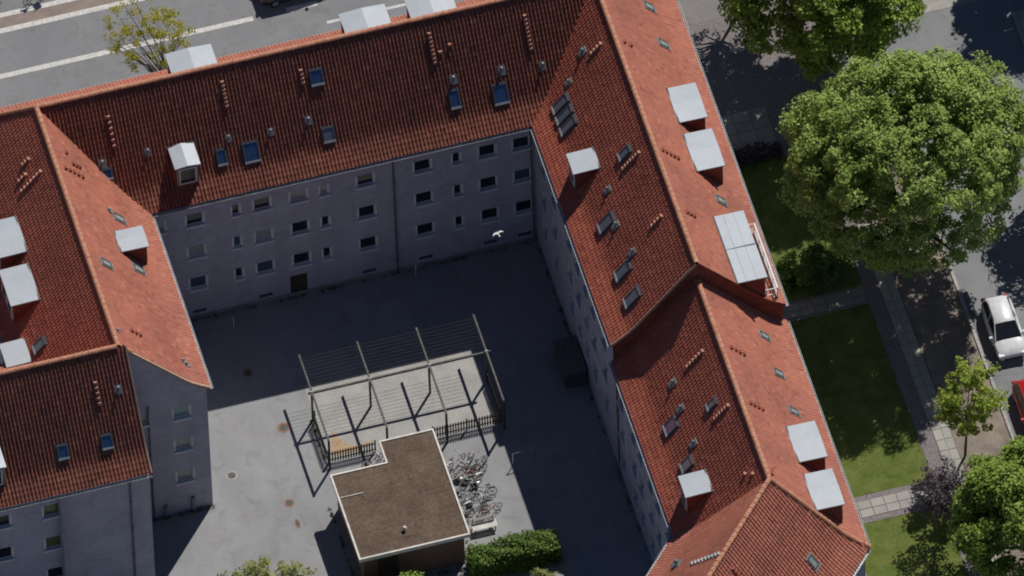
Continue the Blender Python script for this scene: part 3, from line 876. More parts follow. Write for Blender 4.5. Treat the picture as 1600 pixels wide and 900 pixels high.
skylight(LW, -9.13, 3.46, .62, .95, lb, 'sky_pane_grey')

# ---------- lower left wing, running out of the picture to the left
wb = thing('apartment_building', 'lower left block with dark red pantile roof and grey south wall', 'building', (-36, -14, 0), 'apartment buildings around the courtyard')
roof = MB(); under(WS, -46, -27.72, roof); under(WN, -46, -28.1, roof)
wroof = roof.build('roof', M['deck'], wb)
tile_sheet(WS, -46, -27.68, wroof, seed=5, amp=1.6, mat='tile_brown')
tile_sheet(WN, -46, -28.0, wroof, above=(LW,), seed=6)
ridge_run((-46, -13.6, ZR), (-28.15, -13.6, ZR), wroof, 0.02)
verge(WS, -27.68, wb, 1, 0.10, 0.05, mat=M['mortar'], h=0.05)
verge(LE, -13.62, wb, 1, 0.16, 0.02, 0.75, mat=M['ridge'], name='hip_cap', h=0.12)
gutter(WS, -46, -27.62, wb)
WW = -18.2
wop = [(x + 46, z, 0.98, 0.98) for x in (-33.4, -36.3, -39.5) for z in FL]
facade(wb, (-46, WW), (1, 0), 18.3, 0, WZ, wop)
for i, x in enumerate((-33.4, -36.3, -39.5)):
    for j, z in enumerate(FL): window(wb, (0, WW), (1, 0), x, z, 0.98, 0.98, 'glass_olive' if i == 0 and j < 2 else 'glass', mull=False)
gx = -27.7
shell(wb, [[(gx, WW, 0), (gx, LG + .02, 0), (gx, LG + .02, WS.zr - .2)] + [(gx, -13.6 - d, WS.zr - WS.drop(d) - .1) for d in (.5, 1.5, 2.5, 3.4, 3.9, 4.58)]], 'gable_wall')
shell(wb, [((-46, -9.0, 0), (-33.0, -9.0, 0), (-33.0, -9.0, WZ), (-46, -9.0, WZ))], 'north_wall')
mb = MB(); soffit(mb, -46, -27.7, -18.5, -17.9); mb.build('soffit', M['white'], wb)
downpipe(wb, -28.86, WW - .09, 0, WZ, 0.06)
for u, d in ((-32.29, 3.24), (-29.73, 3.24)): skylight(WS, u, d, .62, .8, wb, 'sky_pane')
vent(WS, -28.51, 1.5, wb, 1.0)
steps(WS, -29.73, 1.1, 1.85, 5, wb)
dormer(WS, -36.5, 1.35, wb, 2.6, 1.4)

# ---------- right wing, upper part
rb_ = thing('apartment_building', 'upper right wing with steep red tiled roof, inner slope dark and outer slope orange', 'building', (4.6, -6, 0), 'apartment buildings around the courtyard')
GE = -17.12
roof = MB(); under(RW, GE, 4.3, roof); under(RE, GE, 4.35, roof)
rroof = roof.build('roof', M['deck'], rb_)
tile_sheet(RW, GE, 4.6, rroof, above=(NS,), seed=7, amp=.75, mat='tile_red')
tile_sheet(RE, GE, 9.6, rroof, clips=(hip(*hNE, (9, 0)),), seed=8, amp=.6)
ridge_run((4.6, GE - .02, ZR), (4.6, 4.3, ZR), rroof, 0.02)
ridge_run((4.6, 4.35, ZR + .03), RE.p(4.35 + 3.75, 3.8, .1), rroof)
verge(RW, GE, rb_, -1, 0.05, 0.05, h=0.07); verge(RE, GE, rb_, -1, 0.05, 0.05, mat=M['redwall'], h=0.07)
gutter(RW, GE, -0.65, rb_); gutter(RE, GE, 9.2, rb_)
RX = -0.4
ry = (-2.3, -4.6, -7.9, -9.6, -11.3, -12.9, -15.2)
rop = [(-0.2 - y, z - 0.05, 0.9, 1.0) for y in ry for z in FL]
facade(rb_, (RX, -0.2), (0, -1), 16.9, 0.0, WZ, rop)
rdw = random.Random(9)
for y in ry:
    for z in FL: window(rb_, (RX, 0), (0, -1), -y, z - 0.05, 0.9, 1.0, rdw.choice(['glass', 'glass', 'glass_blue', 'glass_pale']), mull=False)
GY = GE - 0.02
gp = [(4.6 - d, GY, RW.zr - RW.drop(d) - .09) for d in (4.95, 4.4, 3.9, 3.0, 1.5, 0)] + [(4.6 + d, GY, RE.zr - RE.drop(d) - .09) for d in (1.5, 3.0, 3.9, 4.4, 4.95)]
shell(rb_, [gp + [(9.5, GY, 7.0), (RX, GY, 7.0)]], 'gable_wall', 'redwall')
shell(rb_, [((9.5, GY, 0), (9.5, 9, 0), (9.5, 9, WZ), (9.5, GY, WZ))], 'street_wall')
for q in ((-0.6, -0.1, GE, -0.3), (9.3, 9.75, GE, 9.2)):
    mb = MB(); soffit(mb, *q); mb.build('soffit', M['white'], rb_)
for y in (-0.73, -1.55, -2.37): skylight(RW, y, 3.4, .6, 1.3, rb_, 'sky_pane_grey')
skylight(RW, -7.11, 1.36, .55, .95, rb_, 'sky_pane_grey')
for y, d in ((-9.89, 3.26), (-13.47, 3.28), (-15.45, 3.3)): skylight(RW, y, d, .72, 1.25, rb_, 'sky_pane_grey')
for y, d, s in ((.89, 1.62, 1.2), (.02, 2.72, 1), (-8.14, 2.7, 1), (-10.55, 2.9, 1.1), (-12.97, 2.6, 1.1)): vent(RW, y, d, rb_, s)
steps(RW, .29, .72, 1.27, 4, rb_); steps(RW, -7.88, .76, 1.7, 7, rb_); steps(RW, -12.64, .78, 1.34, 4, rb_)
dormer(RW, -5.7, 1.35, rb_, 2.82, 1.35)
for y, d in ((4.45, 3.13), (1.65, 3.18), (-10.19, 3.24)): skylight(RE, y, d, .5, .8, rb_, 'sky_hatch', flat=True)
steps(RE, -8.4, .4, 1.28, 5, rb_); steps(RE, -13.0, .55, .95, 3, rb_); steps(RE, -.18, .45, .82, 2, rb_)
dormer(RE, -3.7, 2.4, rb_, 2.4, 1.45); dormer(RE, -7.27, 2.6, rb_, 2.4, 1.45)
dormer(RE, -14.6, 4.8, rb_, 2.4, 1.55, crease=False, seams=2)

# ---------- right wing, lower part
r2 = thing('apartment_building', 'lower right wing whose red tiled roof steps down behind a shaded gable', 'building', (4.6, -25, 0), 'apartment buildings around the courtyard')
hE = ((4.6, -32.06), (9.73, -34.0)); hI = ((4.6, -32.06), (-0.5, -30.1))
roof = MB(); under(R2W, -32.0, GE, roof); under(R2E, -32.0, GE, roof)
r2roof = roof.build('roof', M['deck'], r2)
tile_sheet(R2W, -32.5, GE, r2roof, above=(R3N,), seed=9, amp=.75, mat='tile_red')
tile_sheet(R2E, -34.4, GE, r2roof, clips=(hip(*hE, (9, -25)),), seed=10, amp=.6)
ridge_run((4.6, -32.06, ZR2), (4.6, GE - 0.15, ZR2), r2roof, 0.02)
gutter(R2W, -30.3, GE, r2); gutter(R2E, -33.95, GE, r2)
ry2 = (-18.7, -21.2, -22.7, -24.8, -26.4, -28.6)
rop = [(-17.1 - y, z - STEPZ - .05, 0.9, 1.0) for y in ry2 for z in FL]
facade(r2, (RX, -17.1), (0, -1), 13.3, 0.0, WZ - STEPZ, rop)
for y in ry2:
    for z in FL: window(r2, (RX, 0), (0, -1), -y, z - STEPZ - .05, 0.9, 1.0, rdw.choice(['glass', 'glass', 'glass_blue', 'glass_pale']), mull=False)
shell(r2, [((9.5, -33.9, 0), (9.5, GY, 0), (9.5, GY, WZ - STEPZ), (9.5, -33.9, WZ - STEPZ))], 'street_wall')
mb = MB()
mb.quad((-0.6, -30.2, WZ - STEPZ), (-0.1, -30.2, WZ - STEPZ), (-0.1, GE, WZ - STEPZ), (-0.6, GE, WZ - STEPZ)); mb.build('soffit', M['white'], r2); mb = MB()
mb.quad((9.3, -33.9, WZ - STEPZ), (9.75, -33.9, WZ - STEPZ), (9.75, GE, WZ - STEPZ), (9.3, GE, WZ - STEPZ)); mb.build('soffit', M['white'], r2)
downpipe(r2, RX - .1, -18.0, 0, WZ - STEPZ)
for y, d, s in ((-21.52, 2.66, 1.15), (-23.34, 2.72, 1.1), (-25.97, 2.7, 1.1)): vent(R2W, y, d, r2, s)
skylight(R2W, -23.77, 3.4, .78, 1.0, r2, 'sky_pane'); skylight(R2W, -24.87, 1.28, .5, .75, r2, 'sky_pane_grey'); skylight(R2W, -26.75, 3.3, .7, .9, r2, 'sky_pane_grey')
steps(R2W, -25.83, .62, 1.4, 6, r2); steps(R2W, -21.45, .88, 1.78, 6, r2); steps(R2W, -30.48, .95, .95, 1, r2); steps(R2W, -30.9, .62, .62, 1, r2)
dormer(R2W, -28.77, 1.4, r2, 2.75, 1.35)
for y, d in ((-19.2, 3.22), (-21.95, 3.26), (-24.73, 3.37)): skylight(R2E, y, d, .45, .75, r2, 'sky_hatch', flat=True)
steps(R2E, -21.92, .58, 1.3, 4, r2); steps(R2E, -26.1, .52, 1.2, 4, r2)
dormer(R2E, -27.85, 2.45, r2, 2.55, 1.45); dormer(R2E, -31.4, 2.45, r2, 2.55, 1.45)

# ---------- third wing turning south west
r3 = thing('apartment_building', 'bottom right corner block with ribbed orange roof turning towards the south west', 'building', (1, -36, 0), 'apartment buildings around the courtyard')
roof = MB(); under(R3N, 0.6, 16, roof); under(R3S, -16, -0.2, roof)
r3roof = roof.build('roof', M['deck'], r3)
tile_sheet(R3N, -1.0, 16, r3roof, above=(R2W,), seed=11, amp=.7)
tile_sheet(R3S, -16, 2.6, r3roof, clips=(hip(*hE, (5, -40)),), seed=12, amp=1.4)
e3 = R3S.p(0, 0); ridge_run((4.6, -32.06, ZR2 + .02), R3N.p(16, 0), r3roof, 0.02)
hp = Vector((*hE[1], 0)); hb = Vector((*hE[0], 0)); hd = hp - hb
pts = []
for i in range(13):
    q = hb + hd * (i / 12 * 1.02); dd = (q - Vector((4.6, 0, 0))).x
    pts.append(Vector((q.x, q.y, ZR2 - R2E.drop(max(0, dd)) + .07)))
for a, c in zip(pts[:-1], pts[1:]): ridge_run(a, c, r3roof)
gutter(R3N, 1.9, 16, r3); gutter(R3S, -16, 1.95, r3)
def R3P(t, k, z): return (4.6 + S3[0] * t + N3[0] * k, -32.06 + S3[1] * t + N3[1] * k, z)
w3 = WZ - STEPZ
shell(r3, [(R3P(1.9, 4.8, 0), R3P(16, 4.8, 0), R3P(16, 4.8, w3), R3P(1.9, 4.8, w3)), (R3P(-1.9, -4.85, 0), R3P(16, -4.85, 0), R3P(16, -4.85, w3), R3P(-1.9, -4.85, w3)), (R3P(16, 4.8, 0), R3P(16, -4.85, 0), R3P(16, -4.85, w3), R3P(16, 0, ZR2 - .2), R3P(16, 4.8, w3))])
vent(R3N, 4.77, 3.45, r3, 1.3); vent(R3N, 4.5, 3.7, r3, .9); steps(R3N, 5.5, 2.1, .25, 9, r3, 5.78, STEP_GREY)
skylight(R3S, -1.48, 3.3, .5, .8, r3, 'sky_hatch', flat=True); skylight(R3S, -3.4, 4.2, .5, .8, r3, 'sky_hatch', flat=True)
steps(R3S, -6.04, .67, 1.3, 5, r3); steps(R3S, -6.5, .8, 1.3, 4, r3)

# ------------------------------------------------------------------ balcony in front of the wide dormer
bal = thing('balcony', 'narrow roof balcony with white railing beside the wide zinc dormer', 'balcony', (9.4, -14.4, 10.6))
def zsl(x): return RE.zr - RE.drop(x - 4.6)
mb = MB(); mb.box(8.45, 9.38, -16.8, -11.9, 10.86, 10.98); mb.build('deck', M['timber'], bal)
for x, y in [(9.34, y) for y in np.linspace(-16.74, -11.96, 6)] + [(8.7, -16.74), (8.7, -11.96)]:
    mb = MB(); mb.box(x - .03, x + .03, y - .03, y + .03, 10.8, 11.9); mb.build('post', M['white'], bal)
for z, t in ((11.9, .05), (11.45, .02), (11.2, .02)):
    mb = MB(); mb.box(9.29, 9.39, -16.78, -11.92, z, z + t); mb.build('rail', M['white'], bal)
    for y in (-16.78, -11.965):
        mb = MB(); mb.box(8.6, 9.288, y, y + .045, z, z + t); mb.build('rail', M['white'], bal)
for i, y in enumerate(np.linspace(-16.6, -12.1, 34)):
    mb = MB(); mb.box(9.33, 9.35, y - .01, y + .01, 10.985, 11.9); mb.build('baluster', M['white'], bal)

# ------------------------------------------------------------------ foliage
def leaf_mesh(name, pos, nrm, size, mat, tint, rg, org):
    """one small folded leaf spray per point"""
    n = len(pos)
    t = rg.normal(size=(n, 3)); a = np.cross(nrm, t); a /= np.linalg.norm(a, axis=1)[:, None] + 1e-9
    c = np.cross(nrm, a)
    s = size * rg.uniform(0.65, 1.35, n)[:, None]
    asp = rg.uniform(0.5, 0.85, n)[:, None]
    fold = nrm * s * 0.28
    V = np.stack([pos - a * s, pos + c * s * asp + fold, pos + a * s, pos - c * s * asp + fold], 1).reshape(-1, 3) - np.array(org)
    F = np.arange(n * 4).reshape(n, 4)
    T1 = F[:, [0, 1, 2]]; T2 = F[:, [0, 2, 3]]
    T = np.stack([T1, T2], 1).reshape(-1, 3)
    me = bpy.data.meshes.new(name)
    me.vertices.add(len(V)); me.vertices.foreach_set('co', V.ravel().astype(np.float32))
    me.loops.add(len(T) * 3); me.loops.foreach_set('vertex_index', T.ravel().astype(np.int32))
    me.polygons.add(len(T)); me.polygons.foreach_set('loop_start', (np.arange(len(T)) * 3).astype(np.int32))
    me.update(calc_edges=True)
    at = me.attributes.new('tint', 'FLOAT', 'FACE'); at.data.foreach_set('value', np.repeat(tint, 2).astype(np.float32))
    me.materials.append(mat)
    return me

def limbs(mb, base, tips, r0, rg, z_split):
    """tapered trunk that splits into limbs running to the given tips"""
    base = Vector(base); top = Vector((base.x + rg.normal(0, .12), base.y + rg.normal(0, .12), z_split))
    pts = [base + (top - base) * (i / 5) + Vector((rg.normal(0, .03), rg.normal(0, .03), 0)) for i in range(6)]
    for i in range(5): mb.tube(pts[i], pts[i + 1], r0 * (1 - .09 * i), r0 * (1 - .09 * (i + 1)), 9, False)
    for tp in tips:
        tp = Vector(tp)
        st = pts[-1] + (pts[-2] - pts[-1]) * rg.uniform(0, 1.2)
        mid = st.lerp(tp, 0.5) + Vector((rg.normal(0, .25), rg.normal(0, .25), rg.uniform(.0, .5) * (tp - st).length * .3))
        q = [st, st.lerp(mid, .6), mid, mid.lerp(tp, .55), tp]
        rr = r0 * rg.uniform(.28, .5)
        for i in range(4): mb.tube(q[i], q[i + 1], rr * (1 - .22 * i), rr * (1 - .22 * (i + 1)), 6, False)
        for k in range(3):
            s2 = q[2].lerp(q[4], rg.uniform(0, .9)); e2 = s2 + Vector((rg.normal(0, .8), rg.normal(0, .8), rg.uniform(-.1, .8))) * ((tp - st).length * .2)
            mb.tube(s2, e2, rr * .28, rr * .08, 4, False)

def tree(name, label, cat, base, centre, radii, clumps, per, size, leaf, trunk_r, seed, group=None, spread=0.55, shell_=0.55, gap=0.0, flat=0.6, limbs_n=9, low=-0.75, up=0.5, lobes=0):
    rg = np.random.default_rng(seed)
    o = thing(name, label, cat, base, group)
    c = np.array(centre, float); R = np.array(radii, float)
    dirs = rg.normal(size=(clumps * 3, 3)); dirs /= np.linalg.norm(dirs, axis=1)[:, None]
    dirs = dirs[dirs[:, 2] > low][:clumps]
    # lumpy outline: a few broad bulges and bays
    lob = rg.normal(size=(7, 3)); lob /= np.linalg.norm(lob, axis=1)[:, None]; amp = rg.uniform(-.16, .16, 7)
    bul = 1 + sum(amp[i] * np.clip(dirs @ lob[i], 0, 1) ** 3 for i in range(7))
    rad = (shell_ + (1 - shell_) * rg.random(len(dirs)) ** 0.6) * bul
    cc = c + dirs * R * rad[:, None]
    if lobes:                                     # crown of separate rounded boughs with dark gaps between
        ld = rg.normal(size=(lobes * 4, 3)); ld /= np.linalg.norm(ld, axis=1)[:, None]; ld = ld[ld[:, 2] > low]
        pick = [ld[0]]
        while len(pick) < lobes:                  # spread them evenly
            cand = ld[rg.integers(0, len(ld), 12)]
            pick.append(cand[np.argmin((cand @ np.array(pick).T).max(1))])
        ld = np.array(pick); lr = rg.uniform(.20, .40, lobes)
        lc = ld * (1 - lr * rg.uniform(.72, 1.2, lobes))[:, None]
        w = lr ** 2; wi = rg.choice(lobes, len(dirs), p=w / w.sum())
        dirs = rg.normal(size=dirs.shape) + ld[wi] * .7 + np.array([0, 0, .25]); dirs /= np.linalg.norm(dirs, axis=1)[:, None]
        q = lc[wi] + dirs * (lr[wi] * (.55 + .5 * rg.random(len(dirs)) ** .6))[:, None]
        fill = rg.random(len(dirs)) < .16            # inner foliage that closes the crown
        fd_ = rg.normal(size=dirs.shape); fd_ /= np.linalg.norm(fd_, axis=1)[:, None]; fd_[:, 2] = np.abs(fd_[:, 2])
        q[fill] = (fd_ * rg.uniform(.35, .72, len(dirs))[:, None])[fill]
        cc = c + q * R
    if gap > 0:
        keep = rg.random(len(cc)) > gap; cc, dirs = cc[keep], dirs[keep]
    rc = spread * rg.uniform(.7, 1.3, len(cc))
    off = rg.normal(size=(len(cc), per, 3)); off /= np.linalg.norm(off, axis=2)[..., None]
    rr = rg.random((len(cc), per, 1)) ** .45
    off = off * rr * rc[:, None, None] * np.array([1, 1, flat])
    pos = (cc[:, None] + off).reshape(-1, 3)
    main = (pos - c) / R; main /= np.linalg.norm(main, axis=1)[:, None]
    nrm = rg.normal(size=pos.shape) * .5 + main * (.75 if lobes else .45) + off.reshape(-1, 3) / spread * .4 + np.array([0, 0, up])
    nrm /= np.linalg.norm(nrm, axis=1)[:, None]
    tint = np.clip(np.repeat(rg.normal(.5, .16, len(cc)), per) + rg.normal(0, .16, len(pos)), 0, 1)
    me = leaf_mesh('crown', pos, nrm, size, M[leaf], tint, rg, base)
    link('crown', me, o, base)
    mb = MB()
    tips = [cc[i] for i in rg.choice(len(cc), min(limbs_n, len(cc)), replace=False)]
    limbs(mb, base, tips, trunk_r, rg, base[2] + max(.6, (centre[2] - radii[2] * .6 - base[2])))
    mb.build('trunk', M['bark'], o, smooth=True)
    return o

tree('broadleaf_tree', 'largest round light green tree on the right, filling the side street edge', 'tree', (18.9, -7.6, 0), (19.25, -8.0, 9.3), (6.9, 6.3, 6.5), 1800, 85, .092, 'leaf', .38, 21, 'street trees', .5, .68, 0, .6, 30, low=-.6, up=.5, lobes=44)
tree('broadleaf_tree', 'green tree cut by the top edge, above the largest tree', 'tree', (18.8, 7.1, 0), (18.8, 7.4, 9.2), (6.6, 6.7, 5.8), 1300, 80, .11, 'leaf_bright', .3, 22, 'street trees', .55, .6, .02, .6, 16, low=-.5, up=.6, lobes=30)
tree('broadleaf_tree', 'bright green dense tree in the bottom right corner', 'tree', (19.9, -31.6, 0), (19.9, -31.3, 5.4), (4.6, 4.3, 4.2), 950, 80, .10, 'leaf_bright', .25, 23, 'street trees', .46, .62, 0, .6, 14, low=-.5, up=.6, lobes=26)
tree('young_tree', 'sparse young lime green tree with thin trunk by the red car', 'tree', (18.6, -22.3, 0), (18.75, -22.4, 5.5), (1.95, 1.9, 2.5), 95, 42, .11, 'leaf_lime', .085, 24, 'street trees', .38, .35, .1, .6, 22)
tree('purple_tree', 'small dark purple leaved tree over the garden path', 'tree', (16.3, -27.0, 0), (16.0, -27.3, 3.9), (2.0, 1.8, 2.1), 100, 24, .085, 'leaf_purple', .08, 25, None, .42, .3, .15, .6, 18)
tree('street_tree', 'sparse yellow green tree behind the street side roof at upper left', 'tree', (-18.3, 13.6, 0.1), (-18.9, 16.2, 5.6), (2.6, 2.2, 2.2), 75, 55, .065, 'leaf_yellow', .12, 26, None, .36, .45, .1, .7, 26)
tree('broadleaf_tree', 'tree at the right edge whose leaves hang over the side street', 'tree', (29.9, -6.0, 0.05), (29.7, -6.0, 6.2), (2.9, 2.9, 2.9), 120, 42, .15, 'leaf_deep', .2, 27, 'street trees', .6, .4, .15)
tree('broadleaf_tree', 'tree beyond the top right corner that throws the dark shadow on the road', 'tree', (35.5, 12.2, 0.05), (35.6, 12.0, 7.5), (4.3, 4.3, 4.2), 260, 70, .17, 'leaf_deep', .26, 28, 'street trees', .7, .5, .1)
tree('purple_tree', 'thinly leaved purplish tree at the top edge beside the orange roof', 'tree', (15.0, 12.4, 0), (14.6, 12.2, 5.0), (3.2, 2.6, 2.6), 70, 26, .09, 'leaf_purple', .13, 29, None, .4, .3, .2, .6, 40)
tree('young_tree', 'pale yellow green treetop at the bottom edge left of the flat roofed shed', 'tree', (-22.2, -22.6, 0), (-22.5, -22.3, 2.7), (3.1, 1.7, 1.7), 105, 45, .09, 'leaf_pale', .07, 30, None, .4, .4, .1, .8, 16)
tree('shrub', 'green leafy shrub at the bottom edge against the shed', 'shrub', (-15.3, -23.4, 0), (-15.3, -23.2, 1.1), (2.2, .8, 1.1), 80, 45, .09, 'leaf_bright', .05, 31, None, .34, .4, .05, .8, 8)
tree('shrub', 'low round shrub at the bottom edge in front of the hedge', 'shrub', (-9.7, -25.2, 0), (-9.7, -25.1, .9), (1.3, .9, .9), 60, 45, .08, 'leaf_bright', .04, 32, None, .3, .4, 0, .8, 5)
tree('shrub', 'pale grassy shrub at the bottom edge right of the hedge', 'shrub', (-6.9, -25.3, 0), (-6.9, -25.1, .8), (1.1, .9, .9), 50, 45, .08, 'leaf_pale', .04, 33, None, .3, .4, 0, .9, 5)
tree('shrub', 'dark rounded shrub on the shaded lawn below the wide balcony', 'shrub', (13.7, -7.2, 0), (13.6, -7.3, .9), (1.9, 1.4, 1.2), 130, 45, .085, 'leaf_hedge', .05, 34, None, .3, .4, .1, .8, 8, lobes=9)

def hedge(label, x0, x1, y0, y1, h, seed, leaf='leaf_bright', n=9000, dome=0.25):
    rg = np.random.default_rng(seed)
    o = thing('hedge', label, 'hedge', ((x0 + x1) / 2, (y0 + y1) / 2, 0))
    p = rg.random((n, 3)) * 2 - 1
    face = rg.random(n)
    p[:, 2] = np.where(face < .5, 1, p[:, 2]); 
    side = face >= .5
    ax = rg.random(n) < .5
    p[side & ax, 0] = np.sign(p[side & ax, 0]); p[side & ~ax, 1] = np.sign(p[side & ~ax, 1])
    pos = np.empty_like(p)
    bump_ = 1 + .10 * np.sin(p[:, 0] * 5 + 1) + .08 * np.sin(p[:, 1] * 4 + p[:, 0] * 9)
    pos[:, 0] = (x0 + x1) / 2 + p[:, 0] * (x1 - x0) / 2
    pos[:, 1] = (y0 + y1) / 2 + p[:, 1] * (y1 - y0) / 2
    pos[:, 2] = (p[:, 2] * .5 + .5) * h * bump_ * (1 - dome * np.clip(np.abs(p[:, 0]) - .6, 0, 1))
    nrm = np.stack([p[:, 0] * side, p[:, 1] * side, np.where(face < .5, 1.0, .4)], 1) + rg.normal(size=(n, 3)) * .5
    nrm /= np.linalg.norm(nrm, axis=1)[:, None]
    pos += rg.normal(0, .11, (n, 3))
    pos[:, 2] = np.maximum(pos[:, 2], .02)
    org = ORG[o.name]
    me = leaf_mesh('foliage', pos, nrm, .075, M[leaf], np.clip(rg.normal(.5, .2, n), 0, 1), rg, org)
    link('foliage', me, o, org)
    mb = MB(); mb.box(x0 + .15, x1 - .15, y0 + .15, y1 - .15, 0, h * .82); mb.build('branches', M['bark'], o)
hedge('clipped green hedge between the shed corner and the parked bicycles', -10.4, -5.5, -23.1, -21.8, 1.6, 41, 'leaf_hedge')
hedge('low reddish brown hedge at the edge of the shaded forecourt', 11.0, 14.4, 1.55, 2.05, .9, 42, 'leaf_purple', 3000)

# ------------------------------------------------------------------ flat roofed shed
sh = thing('shed', 'flat roofed brick shed with mossy brown roof and pale edge trim', 'shed', (-13.5, -18.5, 0))
poly = [(-16.72, -15.53), (-13.45, -15.53), (-13.45, -13.96), (-10.24, -13.96), (-10.24, -21.87), (-16.72, -21.87)]
def inset(k):
    return [(-16.72 + k, -15.53 - k), (-13.45 + k, -15.53 - k), (-13.45 + k, -13.96 - k), (-10.24 - k, -13.96 - k), (-10.24 - k, -21.87 + k), (-16.72 + k, -21.87 + k)]
mb = MB(); mb.prism(inset(.3)[::-1], 0, 2.6); mb.build('wall', M['brick'], sh)
mb = MB(); mb.prism(inset(.1)[::-1], 2.602, 2.80); mb.build('roof', M['bitumen'], sh)
P_, Q_ = poly, inset(.1)
for i in range(6):
    a, c, d, e = P_[i], P_[(i + 1) % 6], Q_[(i + 1) % 6], Q_[i]
    mb = MB(); mb.prism([a, c, d, e], 2.58, 2.86); mb.build('edge_trim', M['trim'], sh)
for k, y in enumerate(np.arange(-20.95, -14.2, .98)):
    x0 = -16.6 if y < -15.65 else -13.33
    mb = MB(); mb.box(x0, -10.36, y - .05, y + .05, 2.801, 2.809); mb.build('felt_seam', M['bitumen'], sh)
mb = MB(); mb.box(-15.6, -14.4, -21.60, -21.565, 0.02, 2.1); dd = mb.build('door', M['timber_dark'], sh)
mb = MB(); mb.tube((-13.7, -20.5, 2.8), (-13.7, -20.5, 3.02), .07, n=8); mb.tube((-13.7, -20.5, 3.02), (-13.7, -20.5, 3.12), .14, .08, n=8); mb.build('roof_vent', M['trim'], sh)
mb = MB(); mb.tube((-16.55, -17.28, 2.84), (-15.25, -17.28, 2.84), .035, n=6); mb.build('roof_pipe', M['trim'], sh)

# ------------------------------------------------------------------ pergola
pg = thing('pergola', 'timber pergola with four long rafters and thin slats in the courtyard', 'pergola', (-11, -9.8, 0))
PX = (-16.1, -12.7, -9.22, -5.86); PZ = 2.7
for x in PX:
    mb = MB(); mb.box(x - .05, x + .05, -13.05, -6.55, PZ - .16, PZ); mb.build('rafter', M['timber'], pg)
    for y in (-9.24, -12.95):
        mb = MB(); mb.box(x - .055, x + .055, y - .055, y + .055, 0, PZ - .16 - (.0 if y < -10 else .142)); mb.build('post', M['timber_dark'] if y < -10 else M['timber'], pg)
    mb = MB(); mb.box(x - .09, x + .09, -9.33, -9.29, PZ - .32, PZ + .012); mb.build('bracket', M['chrome'], pg)
mb = MB(); mb.box(-16.3, -5.6, -9.29, -9.19, PZ - .30, PZ - .162); mb.build('beam', M['timber'], pg)
for k in range(9):
    y = -6.85 - k * .26
    mb = MB(); mb.box(-16.2, -5.75, y - .0065, y + .0065, PZ + .002, PZ + .012); mb.build('slat', M['timber_dark'], pg)
# play floor
fl = MB(); fl.quad((-15.95, -12.4, .006), (-5.95, -12.4, .006), (-5.95, -6.7, .006), (-15.95, -6.7, .006)); structure('play_floor', fl, two_tone('play_floor_concrete', (0.33, 0.325, 0.31), (0.41, 0.40, 0.375), .8, 0.9, fine=14))
sp_ = MB(); sp_.add([(-15.3, -10.3, .012), (-15.75, -12.0, .012), (-14.9, -12.15, .012), (-13.6, -11.95, .012), (-13.2, -11.6, .012), (-14.2, -11.75, .012), (-14.75, -11.4, .012)], [(0, 1, 2, 6), (2, 3, 4, 5), (2, 5, 6)])
structure('sand_patch', sp_, M['sand'])

def picket_mesh():
    mb = MB(); t, w, h = .012, .04, .95
    mb.add([(-w, -t, 0.05), (w, -t, 0.05), (w, t, 0.05), (-w, t, 0.05), (-w, -t, h), (w, -t, h), (w, t, h), (-w, t, h), (0, -t, h + .06), (0, t, h + .06)],
           [(3, 2, 1, 0), (0, 1, 5, 8, 4), (2, 3, 7, 9, 6), (1, 2, 6, 5), (3, 0, 4, 7), (4, 8, 9, 7), (5, 6, 9, 8)])
    return mb.mesh('picket', M['timber'])
PICK = picket_mesh()
def fence(label, a, c, step=.155):
    a, c = Vector((*a, 0)), Vector((*c, 0)); d = c - a; L = d.length; dn = d.normalized(); ang = math.atan2(dn.y, dn.x)
    o = thing('picket_fence', label, 'fence', a.lerp(c, .5), 'low picket fences round the pergola')
    nrm = Vector((-dn.y, dn.x, 0)); up = Vector((0, 0, 1))
    for z in (.25, .75):
        mb = MB(); mb.obox(a.lerp(c, .5) + nrm * .03 + up * z, dn, nrm, up, L / 2, .016, .035); mb.build('rail', M['timber_dark'], o)
    for k in range(int(L // 1.6) + 1):
        q = a + dn * (L * k / max(1, int(L // 1.6)))
        mb = MB(); mb.obox(q + nrm * .08 + up * .5, dn, nrm, up, .04, .032, .5); mb.build('post', M['timber_dark'], o)
    for k in range(int(L / step)):
        link('picket', PICK, o, a + dn * ((k + .5) * step), Matrix.Rotation(ang, 3, 'Z'))
fence('picket fence left of the shed at the pergola front', (-16.05, -12.5), (-13.3, -12.5))
fence('picket fence right of the shed at the pergola front', (-9.9, -12.5), (-5.95, -12.5))
fence('picket fence on the shaded right end of the pergola', (-5.86, -12.45), (-5.86, -9.4))
fence('picket fence on the sunny left end of the pergola', (-16.1, -9.4), (-16.1, -12.45))

